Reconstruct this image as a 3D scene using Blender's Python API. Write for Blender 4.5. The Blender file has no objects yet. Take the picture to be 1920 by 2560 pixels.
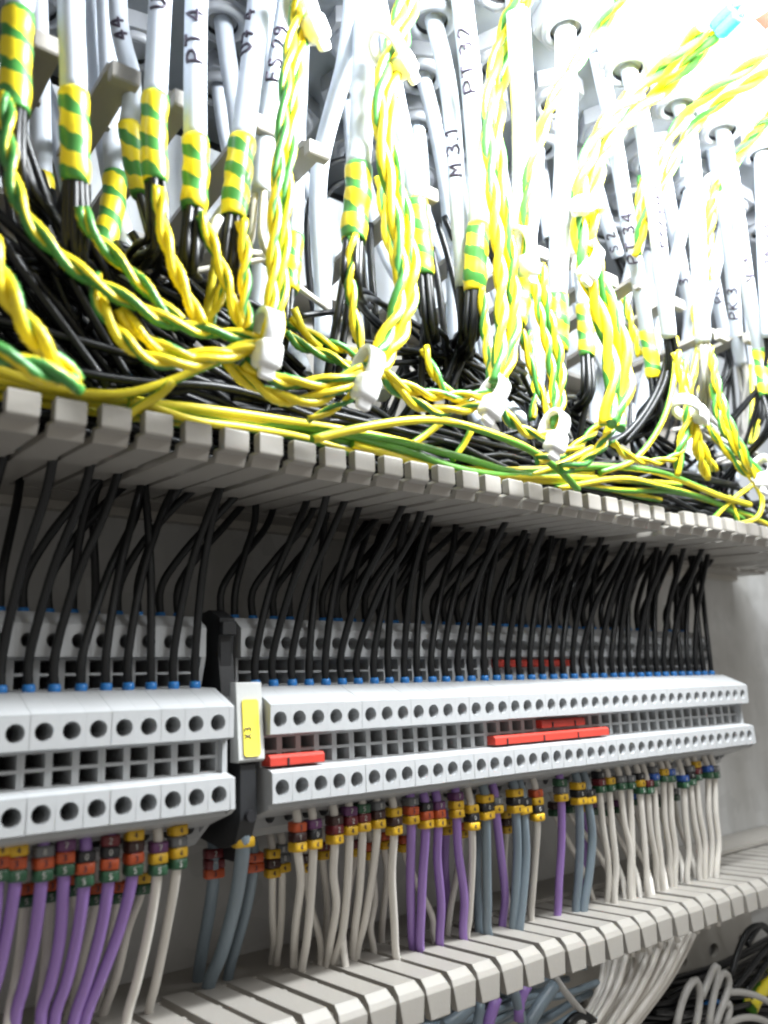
import bpy, math, random
import numpy as np
from mathutils import Vector, Matrix
random.seed(7); rng = np.random.RandomState(11)
S = bpy.context.scene
COL = S.collection

# ------------------------------------------------------------------ camera geometry (mm, photo pixels 1920x2560)
F = 2062.62
R = np.array([[0.78577196, 0.10634508, 0.60930546], [-0.61734525, 0.19543725, 0.76202961], [-0.03804288, -0.97493333, 0.21922074]])
YP, ZO = 262.0, 300.0                      # mounting panel distance, height offset
def ray(u, v): return R @ np.array([u-960.0, v-1280.0, F])
def PY(u, v, y): r = ray(u, v); return r*(y/r[1])
def PZ(u, v, z): r = ray(u, v); return r*(z/r[2])
def PX(u, v, x): r = ray(u, v); return r*(x/r[0])
def W(p): return np.array([p[0], p[1]-YP, p[2]+ZO])*0.001
CAMP = np.zeros(3)

cam = bpy.data.cameras.new('camera'); camo = bpy.data.objects.new('camera', cam); COL.objects.link(camo)
m3 = Matrix(((R[0, 0], -R[0, 1], -R[0, 2]), (R[1, 0], -R[1, 1], -R[1, 2]), (R[2, 0], -R[2, 1], -R[2, 2])))
camo.matrix_world = Matrix.Translation(Vector(W((0, 0, 0)))) @ m3.to_4x4()
cam.sensor_width = 36; cam.sensor_fit = 'AUTO'; cam.lens = F/2560*36
cam.clip_start = 0.005; cam.clip_end = 20
cam.dof.use_dof = True; cam.dof.focus_distance = 0.27; cam.dof.aperture_fstop = 13
S.camera = camo

# ------------------------------------------------------------------ light
wd = bpy.data.worlds.new('World'); S.world = wd; wd.use_nodes = True
bg = wd.node_tree.nodes['Background']; bg.inputs[0].default_value = (1.0, 0.965, 0.91, 1); bg.inputs[1].default_value = 0.27
def area(name, loc, target, sx, sy, power, col):
    l = bpy.data.lights.new(name, 'AREA'); l.shape = 'RECTANGLE'; l.size = sx*0.001; l.size_y = sy*0.001
    l.energy = power; l.color = col
    o = bpy.data.objects.new(name, l); COL.objects.link(o)
    a = Vector(W(loc)); d = Vector(W(target))-a
    o.location = a; o.rotation_euler = d.to_track_quat('-Z', 'X').to_euler() if False else d.to_track_quat('-Z', 'Y').to_euler()
    return o
area('cabinet_lamp', (330, 42, 219), (250, 200, 70), 380, 22, 0.9, (0.95, 0.98, 1.0))
area('glare_fill', (222, 84, 211), (215, 172, 200), 195, 18, 2.7, (0.93, 0.97, 1.0))  # added light above the frame, overexposes the upper cables and cords
area('front_fill', (60, -420, 420), (200, 200, -20), 900, 500, 0.30, (1.0, 0.94, 0.86))  # added soft fill from the front, stands in for room ambience
S.view_settings.view_transform = 'Standard'; S.view_settings.look = 'None'
S.view_settings.gamma = 1.0; S.view_settings.exposure = 0.55; S.view_settings.use_curve_mapping = False
S.render.engine = 'CYCLES'; S.cycles.pixel_filter_type = 'BLACKMAN_HARRIS'; S.cycles.filter_width = 2.2
S.render.resolution_x = 768; S.render.resolution_y = 1024

# ------------------------------------------------------------------ materials
def newmat(name):
    m = bpy.data.materials.new(name); m.use_nodes = True
    nt = m.node_tree; return m, nt, nt.nodes['Principled BSDF']
def mat(name, col, rough=0.45, metal=0.0, var=0.12, scale=90.0, bump=0.15, bumpscale=900.0, bevel=0.0, spec=0.5, sss=0.0):
    m, nt, b = newmat(name); N = nt.nodes; L = nt.links
    tc = N.new('ShaderNodeTexCoord'); no = N.new('ShaderNodeTexNoise'); no.inputs['Scale'].default_value = scale; no.inputs['Detail'].default_value = 5
    L.new(tc.outputs['Object'], no.inputs['Vector'])
    mx = N.new('ShaderNodeMix'); mx.data_type = 'RGBA'
    c = np.array(col)
    mx.inputs['A'].default_value = (*np.clip(c*(1-var), 0, 1), 1); mx.inputs['B'].default_value = (*np.clip(c*(1+var), 0, 1), 1)
    L.new(no.outputs['Fac'], mx.inputs['Factor']); L.new(mx.outputs['Result'], b.inputs['Base Color'])
    mr = N.new('ShaderNodeMapRange'); mr.inputs['To Min'].default_value = max(0.05, rough-0.1); mr.inputs['To Max'].default_value = min(1, rough+0.12)
    L.new(no.outputs['Fac'], mr.inputs['Value']); L.new(mr.outputs['Result'], b.inputs['Roughness'])
    b.inputs['Metallic'].default_value = metal; b.inputs['Specular IOR Level'].default_value = spec
    n2 = N.new('ShaderNodeTexNoise'); n2.inputs['Scale'].default_value = bumpscale; n2.inputs['Detail'].default_value = 3
    L.new(tc.outputs['Object'], n2.inputs['Vector'])
    bu = N.new('ShaderNodeBump'); bu.inputs['Strength'].default_value = bump; bu.inputs['Distance'].default_value = 0.0003
    L.new(n2.outputs['Fac'], bu.inputs['Height'])
    if bevel > 0:
        bv = N.new('ShaderNodeBevel'); bv.samples = 4; bv.inputs['Radius'].default_value = bevel*0.001
        L.new(bv.outputs['Normal'], bu.inputs['Normal'])
    L.new(bu.outputs['Normal'], b.inputs['Normal'])
    return m
M = {}
M['duct'] = mat('duct_plastic', (0.30, 0.282, 0.255), 0.42, var=0.07, bevel=0.45)
M['ductdirty'] = mat('duct_base_plastic', (0.42, 0.40, 0.36), 0.5, var=0.15, scale=40)
M['term'] = mat('terminal_grey', (0.385, 0.395, 0.402), 0.38, var=0.05, bevel=0.16, bump=0.08)
M['dark'] = mat('recess_shade', (0.012, 0.013, 0.016), 0.6)  # near-black colour stands in for shade in sockets, bores and gaps
M['screw'] = mat('darkened_screw', (0.03, 0.03, 0.033), 0.5, metal=0.6)  # metal colour darkened to imitate shade down in the screw wells
M['black'] = mat('black_pvc', (0.0045, 0.0052, 0.0062), 0.38, var=0.3, bump=0.1, spec=0.4)
M['blackp'] = mat('black_bracket', (0.012, 0.013, 0.015), 0.5, bevel=0.4)
M['sheath'] = mat('grey_cable_sheath', (0.50, 0.54, 0.60), 0.40, var=0.08, scale=120, bump=0.12)
M['white'] = mat('cream_wire_pvc', (0.62, 0.59, 0.54), 0.36, var=0.08)
M['violet'] = mat('violet_wire_pvc', (0.27, 0.155, 0.43), 0.36, var=0.12)
M['grey'] = mat('slate_wire_pvc', (0.17, 0.215, 0.25), 0.38, var=0.12)
M['pale'] = mat('pale_grey_wire_pvc', (0.40, 0.39, 0.37), 0.4, var=0.1)
M['nylon'] = mat('nylon_tie', (0.78, 0.79, 0.78), 0.35, var=0.04, bevel=0.3)
M['sleeve'] = mat('blue_ferrule', (0.02, 0.17, 0.48), 0.35, var=0.1)
M['lug'] = mat('blue_lug', (0.02, 0.35, 0.72), 0.3, var=0.1)
M['tin'] = mat('tinned_metal', (0.55, 0.55, 0.55), 0.3, metal=0.9)
M['red'] = mat('red_jumper', (0.47, 0.045, 0.03), 0.36, var=0.1, bevel=0.3)
M['yellow'] = mat('yellow_tag', (0.85, 0.72, 0.07), 0.5, var=0.05, bevel=0.3)
M['tagholder'] = mat('tag_holder', (0.46, 0.47, 0.46), 0.4, bevel=0.5, var=0.05)
M['ink'] = mat('marker_ink', (0.035, 0.025, 0.045), 0.5)
M['wink'] = mat('white_print', (0.45, 0.45, 0.43), 0.5)
M['gland'] = mat('gland_plastic', (0.25, 0.26, 0.28), 0.42, var=0.06, bevel=0.6)
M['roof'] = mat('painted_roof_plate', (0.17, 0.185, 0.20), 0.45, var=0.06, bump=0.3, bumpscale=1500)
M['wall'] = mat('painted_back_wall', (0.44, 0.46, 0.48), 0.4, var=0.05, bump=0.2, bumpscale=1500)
for d, c in {'0': (0.010, 0.010, 0.012), '1': (0.035, 0.012, 0.010), '2': (0.11, 0.010, 0.014), '3': (0.40, 0.065, 0.015), '4': (0.55, 0.33, 0.012),
             '5': (0.018, 0.075, 0.035), '6': (0.02, 0.08, 0.32), '7': (0.10, 0.03, 0.10), '8': (0.11, 0.115, 0.12), '9': (0.6, 0.6, 0.58)}.items():
    M['d'+d] = mat('marker_digit_colour_'+d, c, 0.4, var=0.15, bevel=0.4)

def galvanised():
    m, nt, b = newmat('galvanised_panel'); N = nt.nodes; L = nt.links
    tc = N.new('ShaderNodeTexCoord')
    mp = N.new('ShaderNodeMapping'); mp.inputs['Scale'].default_value = (40, 40, 9); L.new(tc.outputs['Object'], mp.inputs['Vector'])
    n1 = N.new('ShaderNodeTexNoise'); n1.inputs['Scale'].default_value = 1.0; n1.inputs['Detail'].default_value = 6; L.new(mp.outputs['Vector'], n1.inputs['Vector'])
    vo = N.new('ShaderNodeTexVoronoi'); vo.inputs['Scale'].default_value = 130; L.new(tc.outputs['Object'], vo.inputs['Vector'])
    cr = N.new('ShaderNodeValToRGB'); cr.color_ramp.elements[0].position = 0.3; cr.color_ramp.elements[0].color = (0.40, 0.395, 0.375, 1)
    cr.color_ramp.elements[1].position = 0.72; cr.color_ramp.elements[1].color = (0.58, 0.585, 0.58, 1)
    L.new(n1.outputs['Fac'], cr.inputs['Fac'])
    mx = N.new('ShaderNodeMix'); mx.data_type = 'RGBA'; mx.blend_type = 'MULTIPLY'; mx.inputs['Factor'].default_value = 0.16
    L.new(cr.outputs['Color'], mx.inputs['A']); bw = N.new('ShaderNodeRGBToBW'); L.new(vo.outputs['Color'], bw.inputs['Color']); L.new(bw.outputs['Val'], mx.inputs['B']); L.new(mx.outputs['Result'], b.inputs['Base Color'])
    b.inputs['Metallic'].default_value = 0.2
    mr = N.new('ShaderNodeMapRange'); mr.inputs['To Min'].default_value = 0.36; mr.inputs['To Max'].default_value = 0.6
    L.new(n1.outputs['Fac'], mr.inputs['Value']); L.new(mr.outputs['Result'], b.inputs['Roughness'])
    return m
M['panel'] = galvanised()

def earth(name, period, width, twist, yel=(0.80, 0.64, 0.02), grn=(0.055, 0.235, 0.045), irr=0.0):
    """green on yellow: stripe lies at a fixed angle of the insulation and turns once every `period` mm"""
    m, nt, b = newmat(name); N = nt.nodes; L = nt.links
    uv = N.new('ShaderNodeUVMap'); sp = N.new('ShaderNodeSeparateXYZ'); L.new(uv.outputs['UV'], sp.inputs['Vector'])
    no = N.new('ShaderNodeTexNoise'); no.inputs['Scale'].default_value = 160; tc = N.new('ShaderNodeTexCoord'); L.new(tc.outputs['Object'], no.inputs['Vector'])
    a = N.new('ShaderNodeMath'); a.operation = 'MULTIPLY_ADD'; a.inputs[1].default_value = 1.0/period; L.new(sp.outputs['Y'], a.inputs[0])
    t = N.new('ShaderNodeMath'); t.operation = 'MULTIPLY'; t.inputs[1].default_value = twist; L.new(sp.outputs['X'], t.inputs[0]); L.new(t.outputs[0], a.inputs[2])
    w = N.new('ShaderNodeMath'); w.operation = 'MULTIPLY_ADD'; w.inputs[1].default_value = 0.22+irr; L.new(no.outputs['Fac'], w.inputs[0]); L.new(a.outputs[0], w.inputs[2])
    fr = N.new('ShaderNodeMath'); fr.operation = 'FRACT'; L.new(w.outputs[0], fr.inputs[0])
    cr = N.new('ShaderNodeValToRGB'); e = cr.color_ramp.elements
    e[0].position = width; e[0].color = (*grn, 1); e[1].position = width+0.035; e[1].color = (*yel, 1)
    q = cr.color_ramp.elements.new(0.985); q.color = (*yel, 1); q = cr.color_ramp.elements.new(1.0); q.color = (*grn, 1)
    L.new(fr.outputs[0], cr.inputs['Fac']); L.new(cr.outputs['Color'], b.inputs['Base Color'])
    b.inputs['Roughness'].default_value = 0.36
    n2 = N.new('ShaderNodeTexNoise'); n2.inputs['Scale'].default_value = 700; L.new(tc.outputs['Object'], n2.inputs['Vector'])
    bu = N.new('ShaderNodeBump'); bu.inputs['Strength'].default_value = 0.2; bu.inputs['Distance'].default_value = 0.0003
    L.new(n2.outputs['Fac'], bu.inputs['Height']); L.new(bu.outputs['Normal'], b.inputs['Normal'])
    return m
M['earth'] = earth('earth_wire_insulation', 190.0, 0.50, 1.0, yel=(0.72, 0.60, 0.03), grn=(0.10, 0.29, 0.035))
M['cord'] = earth('twisted_earth_insulation', 21.0, 0.34, 1.0, irr=0.2)
M['tape'] = earth('earth_tape', 7.6, 0.40, 1.0, irr=0.45)

# ------------------------------------------------------------------ mesh helpers (mm)
class MB:
    def __init__(s): s.v = []; s.f = []; s.uv = []; s.sm = []
    def face(s, idx, smooth=False, uv=None):
        s.f.append(tuple(idx)); s.sm.append(smooth); s.uv.append(uv)
    def quad(s, pts, smooth=False):
        b = len(s.v); s.v.extend([tuple(p) for p in pts]); s.face(range(b, b+len(pts)), smooth)
    def box(s, c, d, ax=None):
        c = np.array(c, float); ax = np.eye(3) if ax is None else ax; b = len(s.v)
        for i in (-.5, .5):
            for j in (-.5, .5):
                for k in (-.5, .5): s.v.append(tuple(c+ax[0]*i*d[0]+ax[1]*j*d[1]+ax[2]*k*d[2]))
        for q in ((0, 1, 3, 2), (4, 6, 7, 5), (0, 4, 5, 1), (2, 3, 7, 6), (0, 2, 6, 4), (1, 5, 7, 3)): s.face([b+i for i in q])
    def prism(s, poly, axis, a, bb):
        """poly of (p,q) in the other two axes, extruded along axis from a to bb"""
        def pt(p, t):
            return {0: (t, p[0], p[1]), 1: (p[0], t, p[1]), 2: (p[0], p[1], t)}[axis]
        b = len(s.v); n = len(poly)
        s.v.extend(pt(p, a) for p in poly); s.v.extend(pt(p, bb) for p in poly)
        for i in range(n): j = (i+1) % n; s.face((b+i, b+j, b+n+j, b+n+i))
        s.face(range(b+n-1, b-1, -1)); s.face(range(b+n, b+2*n))
    def tube(s, pts, rad, seg=8, cap=True, frames=None, v0=0.0):
        pts = np.asarray(pts, float); n = len(pts); rad = np.broadcast_to(np.asarray(rad, float), (n,))
        A, B = frames if frames is not None else pframes(pts)
        ang = np.arange(seg)*2*math.pi/seg; b = len(s.v)
        ring = pts[:, None, :]+rad[:, None, None]*(np.cos(ang)[None, :, None]*A[:, None, :]+np.sin(ang)[None, :, None]*B[:, None, :])
        s.v.extend(map(tuple, ring.reshape(-1, 3)))
        ln = np.concatenate([[0], np.cumsum(np.linalg.norm(np.diff(pts, axis=0), axis=1))])+v0
        for i in range(n-1):
            for k in range(seg):
                k2 = (k+1) % seg
                s.f.append((b+i*seg+k, b+i*seg+k2, b+(i+1)*seg+k2, b+(i+1)*seg+k)); s.sm.append(True)
                s.uv.append(((k/seg, ln[i]), ((k+1)/seg, ln[i]), ((k+1)/seg, ln[i+1]), (k/seg, ln[i+1])))
        if cap:
            s.face(range(b+seg-1, b-1, -1)); s.face(range(b+(n-1)*seg, b+n*seg))
    def plate(s, o, ax, ay, w, h, hole, depth=0.0, nrm=None, wall_to=None):
        """rectangle w x h centred on o with a hole polygon (local 2D); optional inner wall of given depth"""
        o = np.array(o, float); ax = np.array(ax, float); ay = np.array(ay, float)
        hole = [np.array(p, float) for p in hole]; n = len(hole); b = len(s.v); out = []
        cx = sum(hole)/n
        for p in hole:
            d = p-cx; tx = ((w/2 if d[0] > 0 else -w/2)-cx[0])/d[0] if abs(d[0]) > 1e-9 else 1e9
            ty = ((h/2 if d[1] > 0 else -h/2)-cx[1])/d[1] if abs(d[1]) > 1e-9 else 1e9
            out.append(cx+d*min(tx, ty))
        for p in hole: s.v.append(tuple(o+ax*p[0]+ay*p[1]))
        for p in out: s.v.append(tuple(o+ax*p[0]+ay*p[1]))
        for i in range(n): j = (i+1) % n; s.face((b+i, b+j, b+n+j, b+n+i))
        # corners
        cor = [np.array(c) for c in ((-w/2, -h/2), (w/2, -h/2), (w/2, h/2), (-w/2, h/2))]
        for i in range(n):
            j = (i+1) % n; p, q = out[i], out[j]
            for c in cor:
                if abs((p[0]-c[0])*(q[0]-c[0])) < 1e-6 and abs((p[1]-c[1])*(q[1]-c[1])) < 1e-6 and np.linalg.norm(p-c) > 1e-6 and np.linalg.norm(q-c) > 1e-6:
                    if abs(p[0]-q[0]) > 1e-6 and abs(p[1]-q[1]) > 1e-6:
                        k = len(s.v); s.v.append(tuple(o+ax*c[0]+ay*c[1])); s.face((b+n+i, b+n+j, k))
        if depth:
            nrm = np.array(nrm, float); k = len(s.v)
            for p in hole: s.v.append(tuple(o+ax*p[0]+ay*p[1]+nrm*depth))
            for i in range(n): j = (i+1) % n; s.face((b+i, b+j, k+j, k+i))
    def mesh(s, name, origin=(0, 0, 0)):
        v = (np.array(s.v, float)-np.array(origin, float))*0.001
        me = bpy.data.meshes.new(name); me.from_pydata(v.tolist(), [], s.f)
        me.polygons.foreach_set('use_smooth', s.sm)
        if any(u is not None for u in s.uv):
            ul = me.uv_layers.new(name='UVMap'); flat = []
            for f, u in zip(s.f, s.uv):
                if u is None: flat.extend([0.0, 0.0]*len(f))
                else:
                    for c in u: flat.extend(c)
            ul.data.foreach_set('uv', flat)
        me.update(); return me

def pframes(pts):
    pts = np.asarray(pts, float); n = len(pts)
    T = np.gradient(pts, axis=0); T /= (np.linalg.norm(T, axis=1)[:, None]+1e-12)
    A = np.zeros_like(pts); ref = np.array([0, 1.0, 0]) if abs(T[0][1]) < 0.8 else np.array([1.0, 0, 0])
    a = ref-T[0]*(ref@T[0]); a /= np.linalg.norm(a); A[0] = a
    for i in range(1, n):
        a = a-T[i]*(a@T[i]); a /= (np.linalg.norm(a)+1e-12); A[i] = a
    return A, np.cross(T, A)
def spline(pts, step=2.0):
    P = np.asarray(pts, float)
    if len(P) == 2: P = np.array([P[0], (P[0]+P[1])/2, P[1]])
    E = np.vstack([2*P[0]-P[1], P, 2*P[-1]-P[-2]]); out = []
    for i in range(1, len(E)-2):
        p0, p1, p2, p3 = E[i-1], E[i], E[i+1], E[i+2]; n = max(2, int(np.linalg.norm(p2-p1)/step))
        t = np.linspace(0, 1, n, endpoint=False)[:, None]
        out.append(0.5*((2*p1)+(-p0+p2)*t+(2*p0-5*p1+4*p2-p3)*t*t+(-p0+3*p1-3*p2+p3)*t**3))
    out.append(E[-2][None]); return np.vstack(out)

LOC = {}
def obj(name, me, m=None, base=(0, 0, 0), parent=None, label=None, cat=None, group=None, kind=None):
    """base: world position in mm (scene frame) of the object's origin"""
    o = bpy.data.objects.new(name, me); COL.objects.link(o)
    if me is not None and m is not None and not me.materials: me.materials.append(m)
    w = W(base); LOC[o.name] = w
    if parent is not None:
        o.parent = parent; o.location = Vector(w-LOC[parent.name])
    else: o.location = Vector(w)
    for k, v in (('label', label), ('category', cat), ('group', group), ('kind', kind)):
        if v: o[k] = v
    return o
def empty(name, base, label, cat, group=None, kind=None):
    o = obj(name, None, None, base, None, label, cat, group, kind); o.empty_display_size = 0.004; return o
def built(name, mb, m, base, parent=None, **kw):
    return obj(name, mb.mesh(name, base), m, base, parent, **kw)

def px(pts):
    """(u,v,Y) photo pixels at a depth; Y may be ('z',height) for a point on a level surface"""
    out = []
    for p in pts:
        out.append(PZ(p[0], p[1], p[2][1]) if isinstance(p[2], tuple) else PY(*p))
    return np.array(out)

# ------------------------------------------------------------------ structure: panel, roof plate, back wall
ZR = 226.0
mb = MB()
mb.box((300, YP+1.0, -40), (900, 2, 240)); built('back_panel', mb, M['panel'], (300, YP, -40), kind='structure')
mb = MB(); mb.box((300, YP+1.6, 148), (900, 2, 132)); built('back_wall', mb, M['wall'], (300, YP, 148), kind='structure')
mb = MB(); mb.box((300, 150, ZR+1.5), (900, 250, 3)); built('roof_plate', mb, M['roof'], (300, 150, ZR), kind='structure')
mb = MB(); mb.box((300, YP+12, 222), (900, 2, 30)); built('roof_gap_shade', mb, M['dark'], (300, YP+12, 222), kind='structure')  # dark sheet painting the shade in the gap above the back wall

# ------------------------------------------------------------------ wire ducts
def finger_mesh(name, yroot, ybend, ytip, dz_root, rise, tip_h, up, wroot=8.2, wtip=7.0, step=False):
    """finger along Y; local origin at the bend; up=+1: tip turns up, -1: tip turns down"""
    b = MB(); t = 2.0; h = wroot/2; k = wtip/2
    L = yroot-ybend
    sec = [(L, h, dz_root, t), (14.0, h, dz_root*14/L, t), (0.0, h, 0.0, t)]
    dy = ybend-ytip
    if step:
        outer = [(L, dz_root), (0, 0), (-1.2, up*rise), (-dy, up*(rise+0.3)), (-dy-0.15, up*(rise+0.8)), (-dy-0.15, up*(rise+tip_h-0.5)), (-dy+0.3, up*(rise+tip_h))]
        inner = [(L, dz_root+up*t), (1.5, up*t), (1.1, up*(rise+1.0)), (-0.5, up*(rise+1.4)), (-0.5, up*(rise+1.8)), (-0.5, up*(rise+tip_h-0.5)), (-0.7, up*(rise+tip_h))]
        hw = [h, h, h, k-0.2, k, k, k-0.3]
    else:
        outer = [(L, dz_root), (0, 0), (-dy*0.72, up*rise*0.55), (-dy, up*rise), (-dy-0.3, up*(rise+tip_h))]
        inner = [(L, dz_root+up*t), (0.6, up*t), (0.0, up*(rise*0.55+1.6)), (-dy+2.4, up*(rise+1.0)), (-dy+2.3, up*(rise+tip_h))]
        hw = [h, h, h+0.35, h+0.75, k]
    # nub halfway
    n = len(outer); base = len(b.v)
    for (y, z), w in zip(outer, hw): b.v += [(-w, y, z), (w, y, z)]
    for (y, z), w in zip(inner, hw): b.v += [(-w, y, z), (w, y, z)]
    for i in range(n-1):
        a, c = base+2*i, base+2*(i+1); p, q = a+2*n, c+2*n
        b.face((a, a+1, c+1, c)); b.face((p, q, q+1, p+1)); b.face((a, c, q, p)); b.face((a+1, p+1, q+1, c+1))
    e = base+2*(n-1); b.face((e, e+1, e+1+2*n, e+2*n)); b.face((base, base+2*n, base+2*n+1, base+1))
    # recessed neck lip behind the tip and the snap-off nub
    b.prism([(h-0.1, 20.0), (h+0.9, 20.6), (h+0.9, 22.2), (h-0.1, 22.8)], 2, dz_root*20/L+(0.3 if up > 0 else -t+0.3), dz_root*20/L+(t-0.3 if up > 0 else -0.3))
    return b.mesh(name)
def wall_strip(poly, x0, x1):
    b = MB(); b.prism(poly, 0, x0, x1); return b

# upper duct
ux0, ux1 = -30.0, 480.0
ud = empty('wire_duct', (200, YP, 62), 'wide beige slotted wiring duct crammed with black and green-yellow wires', 'wire duct')
built('duct_base', wall_strip([(258, 61), (261.8, 61), (261.8, 156), (258, 156)], ux0, ux1), M['ductdirty'], (200, YP, 100), ud)
built('lower_wall', wall_strip([(240, 62.4), (261.7, 64.0), (261.7, 66.0), (240, 64.4)], ux0, ux1), M['duct'], (200, 250, 63), ud)
built('upper_wall', wall_strip([(243, 153), (261.7, 153), (261.7, 155.2), (243, 155.2)], ux0, ux1), M['duct'], (200, 250, 154), ud)
fm = finger_mesh('lower_finger', 240, 177.6, 174.2, 4.6, 2.5, 6.0, 1, 7.9, 6.8, True)
for k in range(-6, 44):
    x = 43.5+10.0*k
    if x > ux1-4: break
    zb = 57.8+rng.uniform(-0.35, 0.35)+0.0035*(x-40)
    if k == 24: zb -= 1.6
    o = obj('finger', fm, M['duct'], (x, 177.6+rng.uniform(-.4, .4), zb), ud); o.rotation_euler = (0, rng.uniform(-.02, .02), rng.uniform(-.008, .008))
tips = [(128, 95), (318, 170), (470, 240), (672, 300), (800, 362), (1075, 470), (1270, 560), (1365, 625), (1530, 690), (1610, 702), (1700, 750), (1810, 830), (1880, 838), (1460, 640)]
for i, (u, v) in enumerate(tips):
    p = PY(u, v, 174)
    me = finger_mesh('upper_finger', 243, 177.6, 174.2, 155-(p[2]+2.4), 1.2, 5.0, -1, 7.6, 7.2, True)
    obj('finger', me, M['duct'], (p[0], 177.6, p[2]+2.4), ud)

# lower duct
ld = empty('wire_duct', (200, YP, -80), 'beige slotted wiring duct receiving cream, violet and slate wires', 'wire duct')
def zl(x): return -78.6-0.012*(x-165)
b = MB()
for k in range(-3, 22):
    x = 26.2*k+0.5*26.2-128
    oval = [(2.6*math.cos(a)*(1.0)+0, 2.2*math.sin(a)+0) for a in np.linspace(0, 2*math.pi, 14, endpoint=False)] if k % 2 else [(4.6*math.cos(a), 3.1*math.sin(a)) for a in np.linspace(0, 2*math.pi, 18, endpoint=False)]
    b.plate((x, 258.5, -131), (1, 0, 0), (0, 0, 1), 26.2, 100, oval, 2.2, (0, 1, 0))
built('duct_base', b, M['ductdirty'], (200, 258, -131), ld)
built('upper_wall', wall_strip([(239.5, -80.0), (261.7, -80.0), (261.7, -82.0), (239.5, -82.0)], ux0, ux1), M['duct'], (200, 250, -80), ld)
fl = finger_mesh('upper_finger', 239.5, 199, 195.6, -1.2, 3.3, 6.6, -1, 7.55, 7.1)
for k in range(-16, 35):
    x = 174.8+5.0+10.06*k
    if x < ux0+5 or x > ux1-4: continue
    o = obj('finger', fl, M['duct'], (x, 199+rng.uniform(-.3, .3), zl(x)+rng.uniform(-.25, .25)), ld)
    o.rotation_euler = (0, rng.uniform(-.015, .015), rng.uniform(-.006, .006))

# ------------------------------------------------------------------ terminal blocks
P0, PIT = 120.72, 6.2
def terminal_mesh():
    b = MB(); hw = 3.092; w = 2*hw
    out = [(205.5, -13.4), (205.5, -9.3), (199.9, -8.6), (199.6, -0.8), (201.2, 0.1), (210.6, 4.3), (219.4, 4.9), (219.4, 12.8), (216.2, 13.1), (216.0, 21.3), (221, 24.8), (232, 24.8), (240, 18),
           (248, 18), (248, -30), (240, -34), (232, -37.6), (222, -37.6), (216.2, -34.6), (216.2, -29.6), (213.2, -31.6), (201.2, -27.9), (201.2, -26.9), (198.9, -26.3), (199.0, -18.6), (200.2, -17.9), (205.5, -17.5)]
    skip = {(2, 3), (8, 9), (0, 1), (26, 0), (24, 23), (23, 24), (6, 7), (18, 19)}
    n = len(out)
    for i in range(n):
        j = (i+1) % n
        if (i, j) in skip: continue
        p, q = out[i], out[j]; b.quad([(-hw, p[0], p[1]), (hw, p[0], p[1]), (hw, q[0], q[1]), (-hw, q[0], q[1])])
    for s in (-1, 1): b.quad([(s*hw, p[0], p[1]) for p in (out if s > 0 else out[::-1])])
    circ = lambda r: [(r*math.cos(a), r*math.sin(a)) for a in np.arange(16)*math.pi/8+0.01]
    sq = lambda w_, h_, x0, z0: [(x0-w_/2, z0-h_/2), (x0, z0-h_/2), (x0+w_/2, z0-h_/2), (x0+w_/2, z0), (x0+w_/2, z0+h_/2), (x0, z0+h_/2), (x0-w_/2, z0+h_/2), (x0-w_/2, z0)]
    def fp(p, q, hole, depth):
        p = np.array((0, *p)); q = np.array((0, *q)); c = (p+q)/2; h = np.linalg.norm(q-p); ay = (q-p)/h
        b.plate(c, (1, 0, 0), ay, w, h, hole, depth, (0, 1, 0))
    fp((199.9, -8.6), (199.6, -0.8), circ(2.1), 11)
    fp((199.0, -26.3+0.0), (199.0, -18.6), circ(2.15), 11)
    fp((216.2, 13.1), (216.0, 21.3), circ(1.95), 11)
    fp((216.2, -34.6), (216.2, -29.6), circ(1.6), 11)
    for (y, z0, z1) in ((205.5, -13.4, -9.3), (205.5, -17.5, -13.4), (219.4, 8.85, 12.8), (219.4, 4.9, 8.85)):
        fp((y, z0), (y, z1), sq(4.5, 3.3, 0, 0), 12.0)
    return b.mesh('housing')
def disc(kind):
    b = MB()
    if kind == 'r':
        b.quad([(2.2*math.cos(a), 0, 2.2*math.sin(a)) for a in np.arange(12)*math.pi/6]); b.box((0, -0.25, 0), (3.0, 0.5, 0.6))
    else: b.quad([(-2.4, 0, -1.8), (2.4, 0, -1.8), (2.4, 0, 1.8), (-2.4, 0, 1.8)])
    return b.mesh('clamp_screw' if kind == 'r' else 'slot_shade_plate')
tm = terminal_mesh(); cm = disc('r'); jm = disc('s')
def termx(n): return P0+PIT*n
def brief(n):
    return 'of the short row' if n < 0 else 'at the short red jumper' if n < 3 else 'between the red jumpers' if n < 14 else 'at the long red jumper' if n < 24 else 'beyond the long red jumper'
def stretch(n):
    if n < 0: return 'in the short row that ends at the black end bracket'
    if n < 3: return 'behind the short red jumper bar beside the yellow tag'
    if n < 14: return 'between the short and the long red jumper bars'
    if n < 24: return 'bridged by the long red jumper bar'
    return 'between the long red jumper bar and the far end cover'
for n in list(range(-14, -2))+list(range(0, 40)):
    left = n < 0
    t = empty('terminal_block', (termx(n), 0, 0), 'light grey tiered terminal block '+stretch(n), 'terminal block', 'terminal blocks '+stretch(n))
    dz = rng.uniform(-.06, .06); dy = rng.uniform(-.06, .06)
    base = (termx(n), dy, dz)
    obj('housing', tm, M['term'], base, t); 
    for y, z in ((210.7, -4.6), (209.9, -22.4), (226.9, 17.2), (227.0, -32.1)): obj('clamp_screw', cm, M['screw'], (base[0], base[1]+y, base[2]+z), t)
    for y, z in ((217.4, -11.35), (217.4, -15.45), (231.3, 10.8), (231.3, 6.9)): obj('slot_shade_plate', jm, M['dark'], (base[0], base[1]+y, base[2]+z), t)  # dark plates imitate the shade at the bottom of the sockets
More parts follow.
